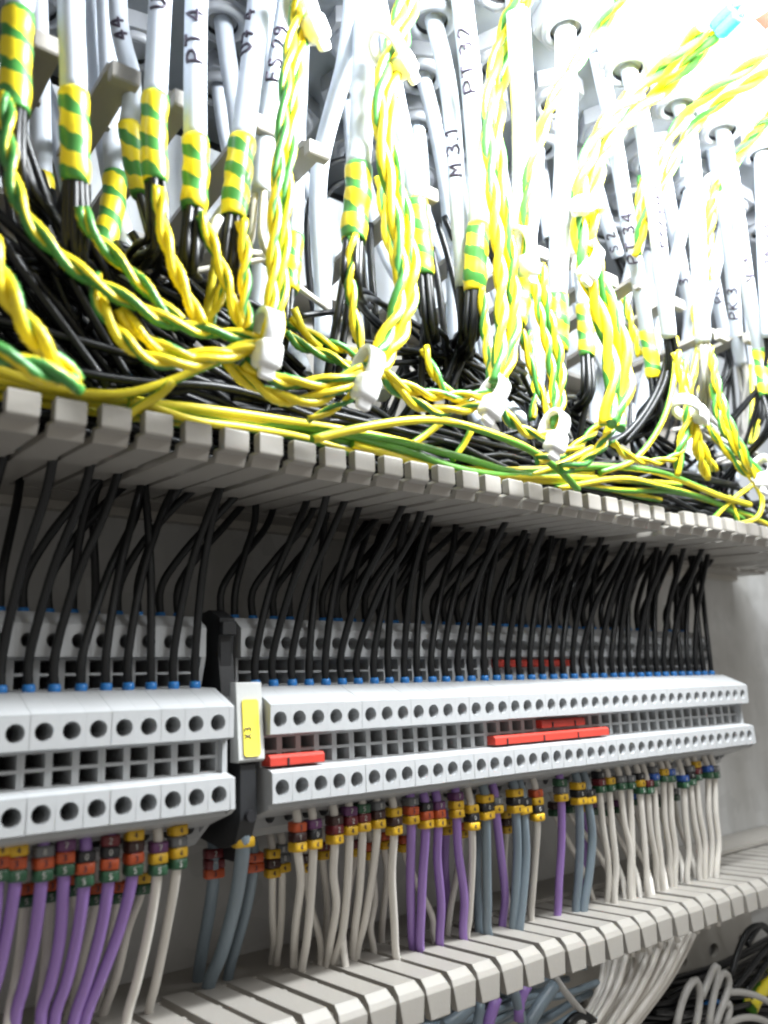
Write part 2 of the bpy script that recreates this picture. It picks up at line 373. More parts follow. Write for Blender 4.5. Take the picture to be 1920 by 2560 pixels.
# end covers
for i, (x, lab) in enumerate(((termx(-3)+PIT/2+0.75, 'thin light grey end cover closing the short terminal row'), (termx(39)+PIT/2+0.75, 'thin light grey end cover closing the far end of the long terminal row'))):
    b = MB()
    b.prism([(199.9, -8.6), (199.6, -0.8), (201.2, 0.1), (210.6, 4.3), (219.2, 4.9), (216.4, 13.1), (216.2, 21.3), (221, 24.6), (232, 24.6), (247, 17.5), (247, -30), (232, -37.4), (222, -37.4), (213.2, -31.4), (201.2, -27.7), (198.9, -26.3), (199.1, -18.6), (203.5, -17.6), (203.5, -9.4)], 0, x-0.7, x+0.7)
    built('end_cover', b, M['term'], (x, 222, -10), label=lab, cat='end cover')
# DIN rail
b = MB(); b.prism([(248.4, -24), (249.6, -24), (249.6, -12), (261.9, -12), (261.9, 8), (249.6, 8), (249.6, 14), (248.4, 14)], 0, -40, 372)
built('mounting_rail', b, M['tin'], (200, 255, -5), label='zinc mounting rail hidden behind the terminal rows', cat='rail')

# end bracket with yellow tag
eb = empty('end_bracket', (113, 215, -10), 'black end bracket standing between the two terminal rows', 'bracket')
b = MB()
b.prism([(206, -36), (203, -30), (203, -16), (208, -14), (214, 2), (216, 14), (215, 24), (222, 27), (230, 26), (247, 16), (247, -30), (230, -36), (214, -38)], 0, 110.3, 115.0); built('bracket_body', b, M['blackp'], (112.8, 225, -10), eb)
b = MB(); b.box((112.4, 217.4, 14), (3.4, 4.0, 15)); b.box((112.4, 214.6, 21.0), (4.2, 3, 3.6)); built('clamp_arm', b, M['blackp'], (112.8, 215, 14), eb)
b = MB(); ring = [(112.9+1.5*math.cos(a), -29+1.5*math.sin(a)) for a in np.arange(14)*math.pi/7]; b.prism(ring, 1, 201.4, 204); built('clamp_screw', b, M['screw'], (112.9, 202, -29), eb)
b = MB(); b.prism([(116.1, -42.5), (119.0, -42.5), (119.0, -35), (116.1, -35)], 1, 214, 226); built('foot', b, M['blackp'], (117.5, 220, -38), eb)
th = empty('tag_holder', (113.2, 200, -6), 'grey tag carrier with a yellow tag marked X3, clipped over the end bracket', 'tag')
TX0, TX1 = 108.9, 117.3
tp = PY(572, 1712, 203.6); bt = PY(650, 1905, 202.4)
b = MB(); b.prism([(203.4, 5.4), (206.4, 5.6), (206.4, -15.4), (202.4, -15.4), (201.6, -14.8)], 0, 109.1, 116.9); built('holder_plate', b, M['tagholder'], (113, 204, -6), th)
def rrect(x0, x1, z0, z1, r):
    o = []
    for cx, cz, a0 in ((x1-r, z1-r, 0), (x0+r, z1-r, 90), (x0+r, z0+r, 180), (x1-r, z0+r, 270)):
        for a in (0, 30, 60, 90): o.append((cx+r*math.cos(math.radians(a0+a)), cz+r*math.sin(math.radians(a0+a))))
    return o
b = MB()
rr = rrect(110.6, 115.5, -13.9, 0.9, 0.8)
def tagy(z): return 201.6+(z+14.8)*1.8/20.2-0.5
bi = len(b.v); nn = len(rr)
b.v += [(x, tagy(z), z) for x, z in rr]+[(x, tagy(z)+0.9, z) for x, z in rr]
for i in range(nn): j = (i+1) % nn; b.face((bi+i, bi+j, bi+nn+j, bi+nn+i))
b.face(range(bi, bi+nn))
tag = built('yellow_tag', b, M['yellow'], (113, 202, -6), th)

# ------------------------------------------------------------------ stroke lettering
G = {'P': [[(0, 0), (0, 1), (.35, 1), (.55, .85), (.55, .62), (.35, .48), (0, .45)]], 'T': [[(0, 1), (.62, 1)], [(.31, 1), (.31, 0)]],
     '4': [[(.42, 0), (.42, 1), (0, .35), (.6, .35)]], 'F': [[(0, 0), (0, 1), (.5, 1)], [(0, .55), (.4, .55)]],
     'S': [[(.5, .85), (.3, 1), (.08, .9), (.08, .65), (.45, .4), (.48, .15), (.25, 0), (0, .12)]], '2': [[(0, .8), (.2, 1), (.48, .85), (.42, .55), (0, 0), (.55, 0)]],
     '9': [[(.5, .65), (.25, .5), (.03, .68), (.1, .95), (.4, 1), (.52, .8), (.5, .3), (.3, 0)]], '3': [[(0, .9), (.25, 1), (.48, .82), (.4, .58), (.18, .52), (.45, .42), (.52, .18), (.28, 0), (0, .1)]],
     '1': [[(.0, .7), (.22, 1), (.22, 0)]], 'K': [[(0, 0), (0, 1)], [(.55, 1), (0, .42)], [(.15, .55), (.55, 0)]], 'M': [[(0, 0), (.05, 1), (.32, .4), (.6, 1), (.65, 0)]],
     'U': [[(0, 1), (.03, .25), (.25, 0), (.48, .25), (.5, 1)]], '7': [[(0, 1), (.55, 1), (.2, 0)], [(.12, .5), (.5, .5)]], '.': [[(0, 0), (.05, .06)]], 'X': [[(0, 0), (.55, 1)], [(0, 1), (.55, 0)]],
     'C': [[(.5, .85), (.3, 1), (.05, .75), (.05, .25), (.28, 0), (.5, .15)]], 'A': [[(0, 0), (.28, 1), (.56, 0)], [(.12, .4), (.45, .4)]], 'N': [[(0, 0), (0, 1), (.5, 0), (.5, 1)]], 'O': [[(.25, 0), (.02, .3), (.05, .8), (.28, 1), (.5, .75), (.48, .25), (.25, 0)]],
     '0': [[(.25, 0), (.02, .3), (.05, .8), (.28, 1), (.5, .75), (.48, .25), (.25, 0)]], '5': [[(.5, 1), (.08, 1), (.05, .58), (.35, .6), (.5, .35), (.35, .03), (0, .08)]], '6': [[(.45, 1), (.1, .6), (.03, .25), (.25, 0), (.48, .2), (.4, .48), (.06, .35)]],
     '8': [[(.25, .52), (.05, .75), (.25, 1), (.47, .77), (.25, .52), (0, .25), (.25, 0), (.5, .25), (.25, .52)]], 'V': [[(0, 1), (.28, 0), (.55, 1)]], '-': [[(.05, .5), (.45, .5)]]}
def strokes(txt, h, adv=0.9, jit=0.0, wx=1.0):
    x = 0; out = []
    for ch in txt:
        if ch == ' ': x += 0.5*h; continue
        dy = rng.uniform(-jit, jit)*h; sc = 1+rng.uniform(-jit, jit)
        for st in G[ch]: out.append([((x+p[0]*h*sc*wx), (p[1]*sc)*h+dy) for p in st])
        x += (0.35 if ch == '.' else adv)*h
    return out, x
b = MB(); st, wd_ = strokes('X3', 1.9)
for s in st:
    P_ = [(112.6-p[1]+0.2, tagy(-9.2+p[0])-0.06, -9.2+p[0]) for p in s]
    b.tube(spline(P_, 0.5), 0.17, 5)
built('lettering', b, M['ink'], (112, 201, -7), th)
def cable_text(parent, path, vpx, txt, h, rad, side=0.0):
    """hand-written text running up the sheath; path top->bottom"""
    p = path[::-1]; ln = np.concatenate([[0], np.cumsum(np.linalg.norm(np.diff(p, axis=0), axis=1))])
    h *= 0.84; st, w = strokes(txt, h, 1.12, 0.07, 1.3); cc = p @ R; vv = 1280+F*cc[:, 1]/cc[:, 2]; s0 = ln[int(np.argmin(abs(vv-vpx)))]-w/2; b = MB()
    for s in st:
        q = []
        for i in range(len(s)-1):
            for t in np.linspace(0, 1, 5, endpoint=False): q.append((s[i][0]*(1-t)+s[i+1][0]*t, s[i][1]*(1-t)+s[i+1][1]*t))
        q.append(s[-1]); pts = []
        for (a, c) in q:
            d = min(max(s0+a, 0), ln[-1]-0.01); k = min(np.searchsorted(ln, d, 'right')-1, len(p)-2)
            f = (d-ln[k])/(ln[k+1]-ln[k]+1e-9); ctr = p[k]*(1-f)+p[k+1]*f; T = p[k+1]-p[k]; T /= np.linalg.norm(T)
            vw = CAMP-ctr; vw = vw-T*(vw@T); vw /= np.linalg.norm(vw); lf = np.cross(vw, T)   # lf: image left
            lf = lf if lf@(R[:, 0]) < 0 else -lf
            an = side+(c-h*0.5)/rad
            pts.append(ctr+(rad+0.06)*(math.cos(an)*vw+math.sin(an)*lf))
        b.tube(np.array(pts), 0.42, 5)
    built('lettering', b, M['ink'], tuple(path[0]), parent)

# ------------------------------------------------------------------ red jumper bars
def jumper(n0, n1, y, z, label, h=2.9, d=5.0):
    x0, x1 = termx(n0)-2.6, termx(n1)+2.6
    j = empty('jumper_bar', ((x0+x1)/2, y, z), label, 'jumper', 'red jumper bars')
    b = MB(); b.prism([(y, z-h/2), (y, z+h/2-0.7), (y+0.8, z+h/2), (y+d, z+h/2), (y+d, z-h/2)], 0, x0, x1)
    built('bar', b, M['red'], ((x0+x1)/2, y, z), j)
    k = n0
    while k <= n1:
        x = termx(k)+PIT/2
        if x < x1-0.5:
            b = MB(); b.box((x, y-0.05, z-0.5), (0.5, 0.5, h*0.7)); built('break_groove', b, M['dark'], (x, y, z), j)
        k += 3 if n1-n0 > 4 else 2
jumper(0, 2, 200.8, -15.5, 'short red jumper bar beside the yellow tag')
jumper(14, 23, 201.6, -15.5, 'long red jumper bar in the lower socket row')
jumper(18, 21, 202.6, -11.3, 'red jumper bar in the upper socket row above a longer one')
jumper(17, 23, 217.0, 10.8, 'red jumper bar in the rear tier behind the black wires')
jumper(-16, -12, 217.0, 10.8, 'red jumper bar in the rear tier of the short row')

# ------------------------------------------------------------------ black wires between upper duct and terminals
def slotx(x, j): return 38.5+10.0*round((x-38.5)/10.0)+j
def black_wire(n, rear):
    x = termx(n)+rng.uniform(-.3, .3); left = n < 0
    y, z = (226.5, 25.0) if rear else (213.6, 5.0)
    if rear: x += rng.uniform(0.2, 2.2)
    t = (n+14)/54.0
    tt = min(1.0, t/0.55); lean = (4+12*tt+rng.uniform(-5, 7)) if not rear else (8+16*tt+rng.uniform(-8, 12))
    yt = rng.uniform(196, 222) if not rear else rng.uniform(214, 234)
    xt = slotx(x+lean+(0.22*(yt-213) if False else 0), rng.uniform(-.9, .9))
    zt = 64+rng.uniform(0, 4)
    bow = rng.uniform(-2.5, 2.5)
    pts = [(x, y, z-5), (x, y, z), (x+rng.uniform(-.4, .4), y, z+9), (x+(xt-x)*0.30+bow*0.6, y+(yt-y)*0.28, z+(zt-z)*0.48), (x+(xt-x)*0.72+bow, y+(yt-y)*0.68, z+(zt-z)*0.76), (xt, yt, zt), (xt+rng.uniform(-2, 5), yt+rng.uniform(-3, 6), zt+14)]
    row = 'short' if left else 'long'
    lab = ('black wire into the rear tier ' if rear else 'black wire with blue ferrule into the front tier ')+brief(n)
    b = MB(); b.tube(spline(pts, 2.2), 1.2, 8)
    o = built('wire', b, M['black'], (x, y, z), label=lab, cat='wire', group='black wires, %s tier, blocks %s' % ('rear' if rear else 'front', stretch(n)))
    b = MB(); b.tube([(x, y, z-3.0), (x, y, z+0.2), (x, y, z+1.3)], [1.2, 1.55, 1.4], 10); built('ferrule_sleeve', b, M['sleeve'], (x, y, z), o)
for n in list(range(-14, -2))+list(range(-1, 40)):
    if n >= 0 or n < -2: black_wire(n, False)
    if rng.rand() < 0.9: black_wire(n, True)
    if n > 4 and rng.rand() < 0.45: black_wire(n, True)

# ------------------------------------------------------------------ lower wires with coded marker rings
def ring_mesh(w, h, d):
    b = MB(); r = 0.9; pts = rrect(-w/2, w/2, -d/2, d/2, r); pts2 = rrect(-w/2+0.25, w/2-0.25, -d/2+0.25, d/2-0.25, r)
    n = len(pts); i0 = 0
    lv = [(-h/2, pts2), (-h/2+0.25, pts), (h/2-0.25, pts), (h/2, pts2)]
    for z, pp in lv: b.v += [(p[0], p[1], z) for p in pp]
    for l in range(3):
        for i in range(n): j = (i+1) % n; b.face((l*n+i, l*n+j, (l+1)*n+j, (l+1)*n+i), True)
    b.face(range(n-1, -1, -1)); b.face(range(3*n, 4*n)); return b
RM = {}; DM = {}
def ring_for(d, big):
    k = (d, big)
    if k not in RM: RM[k] = ring_mesh(5.6 if big else 4.3, 2.55, 4.4).mesh('marker_ring'); RM[k].materials.append(M['d'+d])
    if d not in DM:
        b = MB(); st, w = strokes(d, 1.25)
        for s in st: b.tube(spline([(p[0]-0.45, -2.22, p[1]-0.62) for p in s], 0.4), 0.13, 4)
        DM[d] = b.mesh('digit'); DM[d].materials.append(M['ink'] if d in '34569'[:2]+'9' else M['wink'])
    return RM[k], DM[d]
NAMES = {'white': 'cream', 'violet': 'violet', 'grey': 'slate grey'}
def low_wire(col, pts, digs, rear=False, r=None, sec=''):
    r = r or {'white': 1.25, 'violet': 1.45, 'grey': 1.6}[col]
    yt = 226.0 if rear else 207.5
    top = PY(pts[0][0], pts[0][1], yt)
    u, v = pts[-1]
    bot = PZ(u, v, -80.5) if v < 2556 else PY(u, v, 222)
    if bot[1] > 256 or bot[1] < 200: bot = PY(u, v, 226)
    P_ = [top]
    for (a, c) in pts[1:-1]:
        t = (c-pts[0][1])/(v-pts[0][1]); P_.append(PY(a, c, yt+(bot[1]-yt)*t))
    P_.append(bot)
    d = P_[-1]-P_[-2]; d /= np.linalg.norm(d)
    P_.append(bot+d*12+np.array([rng.uniform(-2, 6), rng.uniform(-2, 4), -9]))
    up = top+np.array([0, 0, len(digs)*2.62+1.0]); up2 = np.array([top[0], yt+2, max(up[2]+2, -27.5 if not rear else -38)])
    P_ = [up2, up]+P_
    grp = '%s wires with coded rings, %s tier%s' % (NAMES[col], 'rear' if rear else 'front', sec)
    dk = {'4': 'yellow', '5': 'green', '3': 'orange'}.get(digs[:1], '')
    lab = '%s wire%s, %s tier%s' % (NAMES[col], (' with %s lowest ring' % dk) if dk else '', 'rear' if rear else 'front', sec)
    b = MB(); b.tube(spline(P_, 2.4), r, 9)
    o = built('wire', b, M[col], tuple(top), label=lab, cat='wire', group=grp+(' '+dk if dk else ''))
    ang = rng.uniform(-.22, .12)
    for k, dg in enumerate(digs):
        rm, dm = ring_for(dg, col == 'grey'); c = (top[0], top[1], top[2]+1.2+2.62*k)
        mr = obj('marker_ring', rm, None, c, o); mr.rotation_euler = (rng.uniform(-.05, .05), rng.uniform(-.06, .06), ang+rng.uniform(-.12, .12))
        dd = bpy.data.objects.new('digit', dm); COL.objects.link(dd); dd.parent = mr
A4 = lambda x, y: (x*.3858, 1800+y*.3858)
A5 = lambda x, y: (640+x*.3858, 1800+y*.3858)
A6 = lambda x, y: (1280+x*.3858, 1800+y*.3858)
sl = ' of the short terminal row'; sr = ' of the long terminal row'
for col, pts, dg in [('violet', [(-15, 1040), (-60, 1500), (-150, 1960)], '534'), ('violet', [(100, 1040), (60, 1300), (0, 1600), (-80, 1965)], '534'), ('violet', [(270, 1040), (225, 1400), (160, 1700), (95, 1965)], '538'), ('violet', [(415, 1000), (390, 1400), (330, 1700), (265, 1965)], '537'), ('violet', [(545, 1070), (500, 1400), (430, 1700), (350, 1965)], '530'),
                     ('violet', [(705, 1040), (645, 1400), (560, 1700), (475, 1965)], '5302'), ('violet', [(860, 1000), (775, 1350), (660, 1660), (545, 1965)], '5314'), ('white', [(1020, 1000), (965, 1350), (885, 1700), (815, 1965)], '547'), ('white', [(1145, 960), (1080, 1350), (1010, 1700), (960, 1930)], '5484')]:
    low_wire(col, [A4(*p) for p in pts], dg, sec=sl)
for col, pts, dg in [('white', [(160, 1200), (130, 1500), (90, 1750), (50, 1965)], '53'), ('white', [(320, 1170), (300, 1500), (255, 1965)], '53'), ('white', [(480, 1130), (500, 1350), (450, 1700), (420, 1900)], '53'), ('white', [(620, 1190), (545, 1500), (470, 1850), (430, 1950)], '53'),
                     ('white', [(760, 1180), (700, 1500), (640, 1800), (600, 1900)], '53'), ('white', [(915, 1120), (830, 1350), (760, 1650), (660, 1950)], '54')]:
    low_wire(col, [A4(*p) for p in pts], dg, True, 1.15, sec=sl)
gx = ' beside the black end bracket'
low_wire('grey', [A4(1575, 820), A4(1530, 1150), A4(1440, 1500), A4(1345, 1755)], '4', sec=gx, r=2.0)
low_wire('grey', [A4(1385, 1020), A4(1355, 1250), A4(1310, 1500), A4(1285, 1700)], '322', True, 1.8, sec=gx)
low_wire('grey', [A4(1640, 980), A4(1590, 1250), A4(1520, 1500), A4(1475, 1690)], '33', True, 1.6, sec=gx)
for col, pts, dg in [('white', [(270, 850), (290, 1050), (255, 1350), (245, 1620)], '413'), ('white', [(370, 830), (355, 1150), (330, 1420), (295, 1645)], '407'), ('white', [(510, 800), (500, 1000), (520, 1200), (480, 1450), (462, 1600)], '421'), ('white', [(605, 740), (590, 1100), (560, 1380), (505, 1605)], '427'), ('white', [(690, 720), (670, 1100), (640, 1350), (630, 1560)], '425'),
                     ('white', [(785, 700), (755, 1000), (705, 1300), (650, 1560)], '418'), ('white', [(895, 740), (880, 1000), (895, 1300), (912, 1565)], '414'), ('violet', [(1005, 670), (1000, 1000), (1005, 1250), (1020, 1490)], '438'), ('violet', [(1100, 700), (1080, 1000), (1070, 1250), (1065, 1505)], '430'),
                     ('violet', [(1180, 690), (1175, 900), (1200, 1200), (1190, 1465)], '437'), ('violet', [(1300, 630), (1310, 850), (1350, 1150), (1345, 1430)], '447'), ('white', [(1400, 710), (1400, 950), (1380, 1300), (1365, 1420)], '404'), ('grey', [(1490, 640), (1495, 950), (1500, 1200), (1505, 1395)], '404'), ('violet', [(1555, 600), (1590, 900), (1615, 1150), (1595, 1345)], '48')]:
    low_wire(col, [A5(*p) for p in pts], dg, sec=sr)
for col, pts, dg in [('white', [(105, 1015), (105, 1250), (115, 1450), (100, 1590)], '414'), ('white', [(170, 980), (165, 1250), (150, 1450), (135, 1600)], '488'), ('white', [(320, 980), (350, 1200), (410, 1400), (420, 1590)], '41'), ('white', [(430, 900), (460, 1200), (450, 1500)], '42'), ('white', [(640, 880), (600, 1100), (560, 1380)], '42'), ('white', [(740, 900), (770, 1150), (740, 1350), (765, 1510)], '43'),
                     ('white', [(830, 830), (850, 1000), (825, 1250), (815, 1445)], '43'), ('white', [(960, 850), (1050, 1080), (1140, 1270), (1160, 1440)], '43'), ('violet', [(1230, 740), (1225, 950), (1240, 1200), (1235, 1350)], '44'), ('white', [(1330, 760), (1310, 950), (1265, 1200), (1240, 1400)], '43'), ('grey', [(1440, 700), (1430, 950), (1440, 1200), (1450, 1380)], '40'), ('white', [(1620, 730), (1610, 950), (1640, 1250)], '414')]:
    low_wire(col, [A5(*p) for p in pts], dg, True, 1.15 if col == 'white' else None, sec=sr)
for col, pts, dg in [('grey', [(25, 600), (35, 850), (25, 1100), (10, 1365)], '404'), ('grey', [(75, 605), (90, 850), (75, 1100), (45, 1370)], '40'), ('white', [(165, 650), (150, 900), (135, 1100), (125, 1300)], '4043'), ('violet', [(320, 525), (320, 800), (305, 1050), (295, 1265)], '485'), ('grey', [(435, 545), (440, 800), (430, 1050), (415, 1240)], '404'), ('grey', [(495, 540), (520, 750), (500, 1000), (465, 1240)], '40'),
                     ('white', [(568, 470), (590, 700), (625, 950), (620, 1180)], '520'), ('white', [(630, 460), (650, 700), (675, 950), (668, 1185)], '54'), ('white', [(703, 450), (730, 680), (765, 850), (770, 1155)], '58'), ('white', [(762, 445), (775, 680), (780, 900), (785, 1150)], '58'), ('white', [(828, 475), (850, 700), (870, 950), (880, 1135)], '540'), ('white', [(880, 475), (895, 700), (930, 900), (945, 1100)], '52'), ('white', [(920, 430), (940, 700), (965, 900), (980, 1100)], '568'),
                     ('white', [(980, 400), (990, 650), (1020, 850), (1030, 1070)], '54'), ('white', [(1022, 400), (1035, 650), (1060, 850), (1055, 1070)], '56'), ('white', [(1112, 440), (1125, 650), (1145, 850), (1135, 1050)], '56'), ('white', [(1155, 420), (1180, 650), (1215, 850), (1215, 1025)], '508'), ('white', [(1195, 390), (1215, 600), (1250, 800), (1250, 1020)], '524'), ('white', [(1270, 375), (1275, 600), (1295, 800), (1285, 1005)], '56'), ('white', [(1312, 375), (1320, 600), (1340, 800), (1325, 1005)], '58')]:
    low_wire(col, [A6(*p) for p in pts], dg, sec=sr)
for col, pts, dg in [('white', [(280, 620), (360, 780), (450, 950), (525, 1160)], '51'), ('white', [(370, 600), (500, 780), (620, 980), (650, 1170)], '50'), ('violet', [(465, 590), (475, 780), (470, 1000), (455, 1150)], '4'), ('white', [(520, 610), (600, 800), (700, 980), (735, 1150)], '57'), ('white', [(600, 620), (700, 780), (800, 980), (830, 1130)], '58'), ('white', [(680, 600), (790, 800), (880, 980), (910, 1120)], '57'),
                     ('white', [(790, 550), (850, 720), (960, 900), (1000, 1090)], '56'), ('white', [(950, 560), (1010, 720), (1090, 900), (1110, 1040)], '58'), ('white', [(1050, 520), (1080, 680), (1150, 850), (1190, 1010)], '58')]:
    low_wire(col, [A6(*p) for p in pts], dg, True, 1.1 if col == 'white' else None, sec=sr)

# ------------------------------------------------------------------ wires inside the open lower duct
def free_wire(name, pts, r, m, label, cat='wire', group=None, seg=8, step=2.4):
    P_ = px(pts); b = MB(); b.tube(spline(P_, step), r, seg)
    return built(name, b, m, tuple(P_[0]), label=label, cat=cat, group=group)
Q7 = lambda x, y: (1500+x*.2532, 2240+y*.2532)
Q5 = lambda x, y: (1100+x*.2532, 2300+y*.2532)
for i in range(17):
    t = i/16.0
    a = Q7(940-900*t+rng.uniform(-12, 12), 350+260*t); m_ = Q7(700-720*t, 800+150*t); e = Q7(330-560*t+rng.uniform(-25, 25), 1290+60*t)
    y = 216+rng.uniform(-4, 12)
    s = Q7(960-900*t, 180+260*t)
    free_wire('wire', [(s[0], s[1], y+6), (a[0], a[1], y+3), (m_[0], m_[1], y), (e[0], e[1], y-2), (e[0]-70, e[1]+90, y-4)], 1.2, M['white'], 'cream wire sweeping down inside the open lower duct', group='cream wires inside the lower duct')
for pts, r, c, lab, g in [([(1450, 480), (1570, 300), (1659, 330), (1760, 520)], 1.5, 'black', 'black wire loop in front of the perforated duct base', 'black loops in the lower duct'),
                       ([(1290, 800), (1360, 560), (1450, 360), (1560, 290), (1660, 340), (1800, 520)], 1.4, 'black', 'black wire loop in front of the perforated duct base', 'black loops in the lower duct'),
                       ([(1320, 920), (1480, 720), (1620, 540), (1800, 350)], 1.4, 'black', 'straight black wire slanting up beside the wire loops of the lower duct', 'slanting black wires in the lower duct'),
                       ([(1440, 940), (1560, 790), (1680, 620), (1850, 480)], 1.4, 'black', 'straight black wire slanting up beside the wire loops of the lower duct', 'slanting black wires in the lower duct'),
                       ([(750, 1290), (810, 1050), (880, 890), (950, 830), (985, 950), (970, 1150), (940, 1300)], 1.5, 'pale', 'pale grey wire bent into a tight hairpin in the lower duct', 'pale hairpin wires'),
                       ([(1000, 1000), (1060, 860), (1120, 720), (1160, 700), (1150, 850), (1110, 1050), (1070, 1290)], 1.5, 'pale', 'pale grey wire bent into a tight hairpin in the lower duct', 'pale hairpin wires'),
                       ([(1150, 900), (1200, 770), (1260, 780), (1270, 900), (1210, 1080), (1130, 1290)], 1.5, 'pale', 'pale grey wire bent into a tight hairpin in the lower duct', 'pale hairpin wires'),
                       ([(1230, 1080), (1270, 1060), (1280, 1130), (1240, 1290)], 1.4, 'pale', 'pale grey wire bent into a tight hairpin in the lower duct', 'pale hairpin wires'),
                       ([(1270, 950), (1400, 950), (1530, 980), (1659, 1040), (1780, 1120)], 1.4, 'pale', 'pale grey wire arching over the dark bundle of the lower duct', None),
                       ([(1260, 1260), (1380, 1210), (1500, 1200), (1620, 1230), (1750, 1300)], 1.4, 'pale', 'lower pale grey wire curving across the dark bundle', None),
                       ([(1000, 1120), (1060, 1080), (1140, 1040), (1200, 1100)], 1.5, 'sleeve', 'short blue wire among the pale hairpins', None),
                       ([(740, 1290), (830, 1020), (900, 890), (940, 870)], 1.4, 'black', 'black wire behind the pale hairpin', None),
                       ([(1850, 640), (1700, 800), (1560, 960), (1480, 1100)], 3.6, 'earth', 'thick green and yellow earth wire at the edge of the lower duct', None),
                       ([(1850, 860), (1700, 940), (1540, 1010), (1400, 1020)], 1.6, 'earth', 'thin green and yellow earth wire crossing the dark bundle', None)]:
    free_wire('wire', [(*Q7(*p), 224+(3 if c == 'black' else -2 if c == 'pale' else 6)) for p in pts], r, M[c], lab, group=g)
b = MB()
for i in range(46):
    u0 = rng.uniform(1500, 1700); v0 = rng.uniform(2490, 2600); a = rng.uniform(-0.5, 0.1); y = rng.uniform(228, 250)
    q = [(u0+t, v0+a*t+rng.uniform(-12, 12), y+rng.uniform(-3, 3)) for t in (0, 90, 190, 300, 420)]
    b.tube(spline(px(q), 4), 1.2, 6)
built('dark_wire_bundle', b, M['black'], (440, 240, -150), kind='stuff', label='tangled black wires filling the bottom corner of the lower duct', cat='wires')
for pts, r, c, lab in [([(560, 760), (470, 1050), (440, 1300)], 1.9, 'violet', 'violet wires hanging inside the lower duct'), ([(860, 640), (790, 800), (780, 1000)], 1.8, 'violet', 'single violet wire near the pale wires inside the lower duct'),
                       ([(690, 560), (760, 800), (830, 1060)], 1.7, 'grey', 'slate wire leaving the lower duct between two fingers'), ([(1130, 640), (1000, 820), (850, 1060)], 2.2, 'grey', 'slate wire running down to the left inside the lower duct'),
                       ([(1120, 540), (1200, 660), (1310, 800), (1420, 930)], 1.3, 'pale', 'pale wire crossing in front of the cream bundle'), ([(1240, 1060), (1330, 960), (1430, 940), (1530, 1010)], 1.5, 'black', 'black wire loop under the cream bundle'),
                       ([(300, 850), (180, 960), (40, 1060)], 2.0, 'grey', 'slate wire sagging under the duct fingers'), ([(400, 820), (380, 960), (370, 1060)], 1.6, 'grey', 'slate wire dropping straight under the duct fingers')]:
    free_wire('wire', [(*Q5(*p), 214) for p in pts], r, M[c], lab)
b = MB()
for i in range(30):
    u0 = rng.uniform(900, 1250); v0 = rng.uniform(2500, 2640); y = rng.uniform(222, 250)
    b.tube(spline(px([(u0+t, v0-0.35*t+rng.uniform(-14, 14), y) for t in (0, 80, 160, 260)]), 4), 1.3, 6)
built('shaded_wire_bundle', b, M['grey'], (160, 240, -130), kind='stuff', label='shaded slate wires lying deep in the lower duct', cat='wires')

# ------------------------------------------------------------------ cable glands in the roof plate
def hexpts(r, a0=0): return [(r*math.cos(a0+k*math.pi/3), r*math.sin(a0+k*math.pi/3)) for k in range(6)]
def lathe(prof, seg=24):
    b = MB(); n = len(prof)
    for (r, z) in prof: b.v += [(r*math.cos(a), r*math.sin(a), z) for a in np.arange(seg)*2*math.pi/seg]
    for i in range(n-1):
        for k in range(seg): k2 = (k+1) % seg; b.face((i*seg+k, i*seg+k2, (i+1)*seg+k2, (i+1)*seg+k), True)
    return b
nutb = MB(); nutb.prism(hexpts(11.0), 2, -6.5, 0.0); nutm = nutb.mesh('nut')
colm = lathe([(8.2, -6.4), (8.2, -8.0), (7.7, -8.8), (6.5, -9.0), (5.6, -8.7), (5.3, -8.0)]).mesh('collar')
holem = lathe([(0.02, -4.0), (4.6, -4.0), (5.35, -8.1)], 20).mesh('seal_bore_shade')  # dark seal cup, its colour also paints the shade inside the bore
GL = []
def gland(x, y, filled, row=0):
    rw = ('in the frontmost row', 'in the second row', 'in the third row', 'in the fourth row', 'in the row along the back wall')[row]
    g = empty('cable_gland', (x, y, ZR), ('grey hexagonal roof gland with a cable through it ' if filled else 'empty grey hexagonal roof gland ')+rw, 'cable gland', ('glands with cables ' if filled else 'empty glands ')+rw)
    a = rng.uniform(0, 1.0)
    o = obj('nut', nutm, M['gland'], (x, y, ZR), g); o.rotation_euler = (0, 0, a)
    obj('collar', colm, M['gland'], (x, y, ZR), g); obj('seal_bore_shade', holem, M['dark'], (x, y, ZR), g)
CABTOP = []

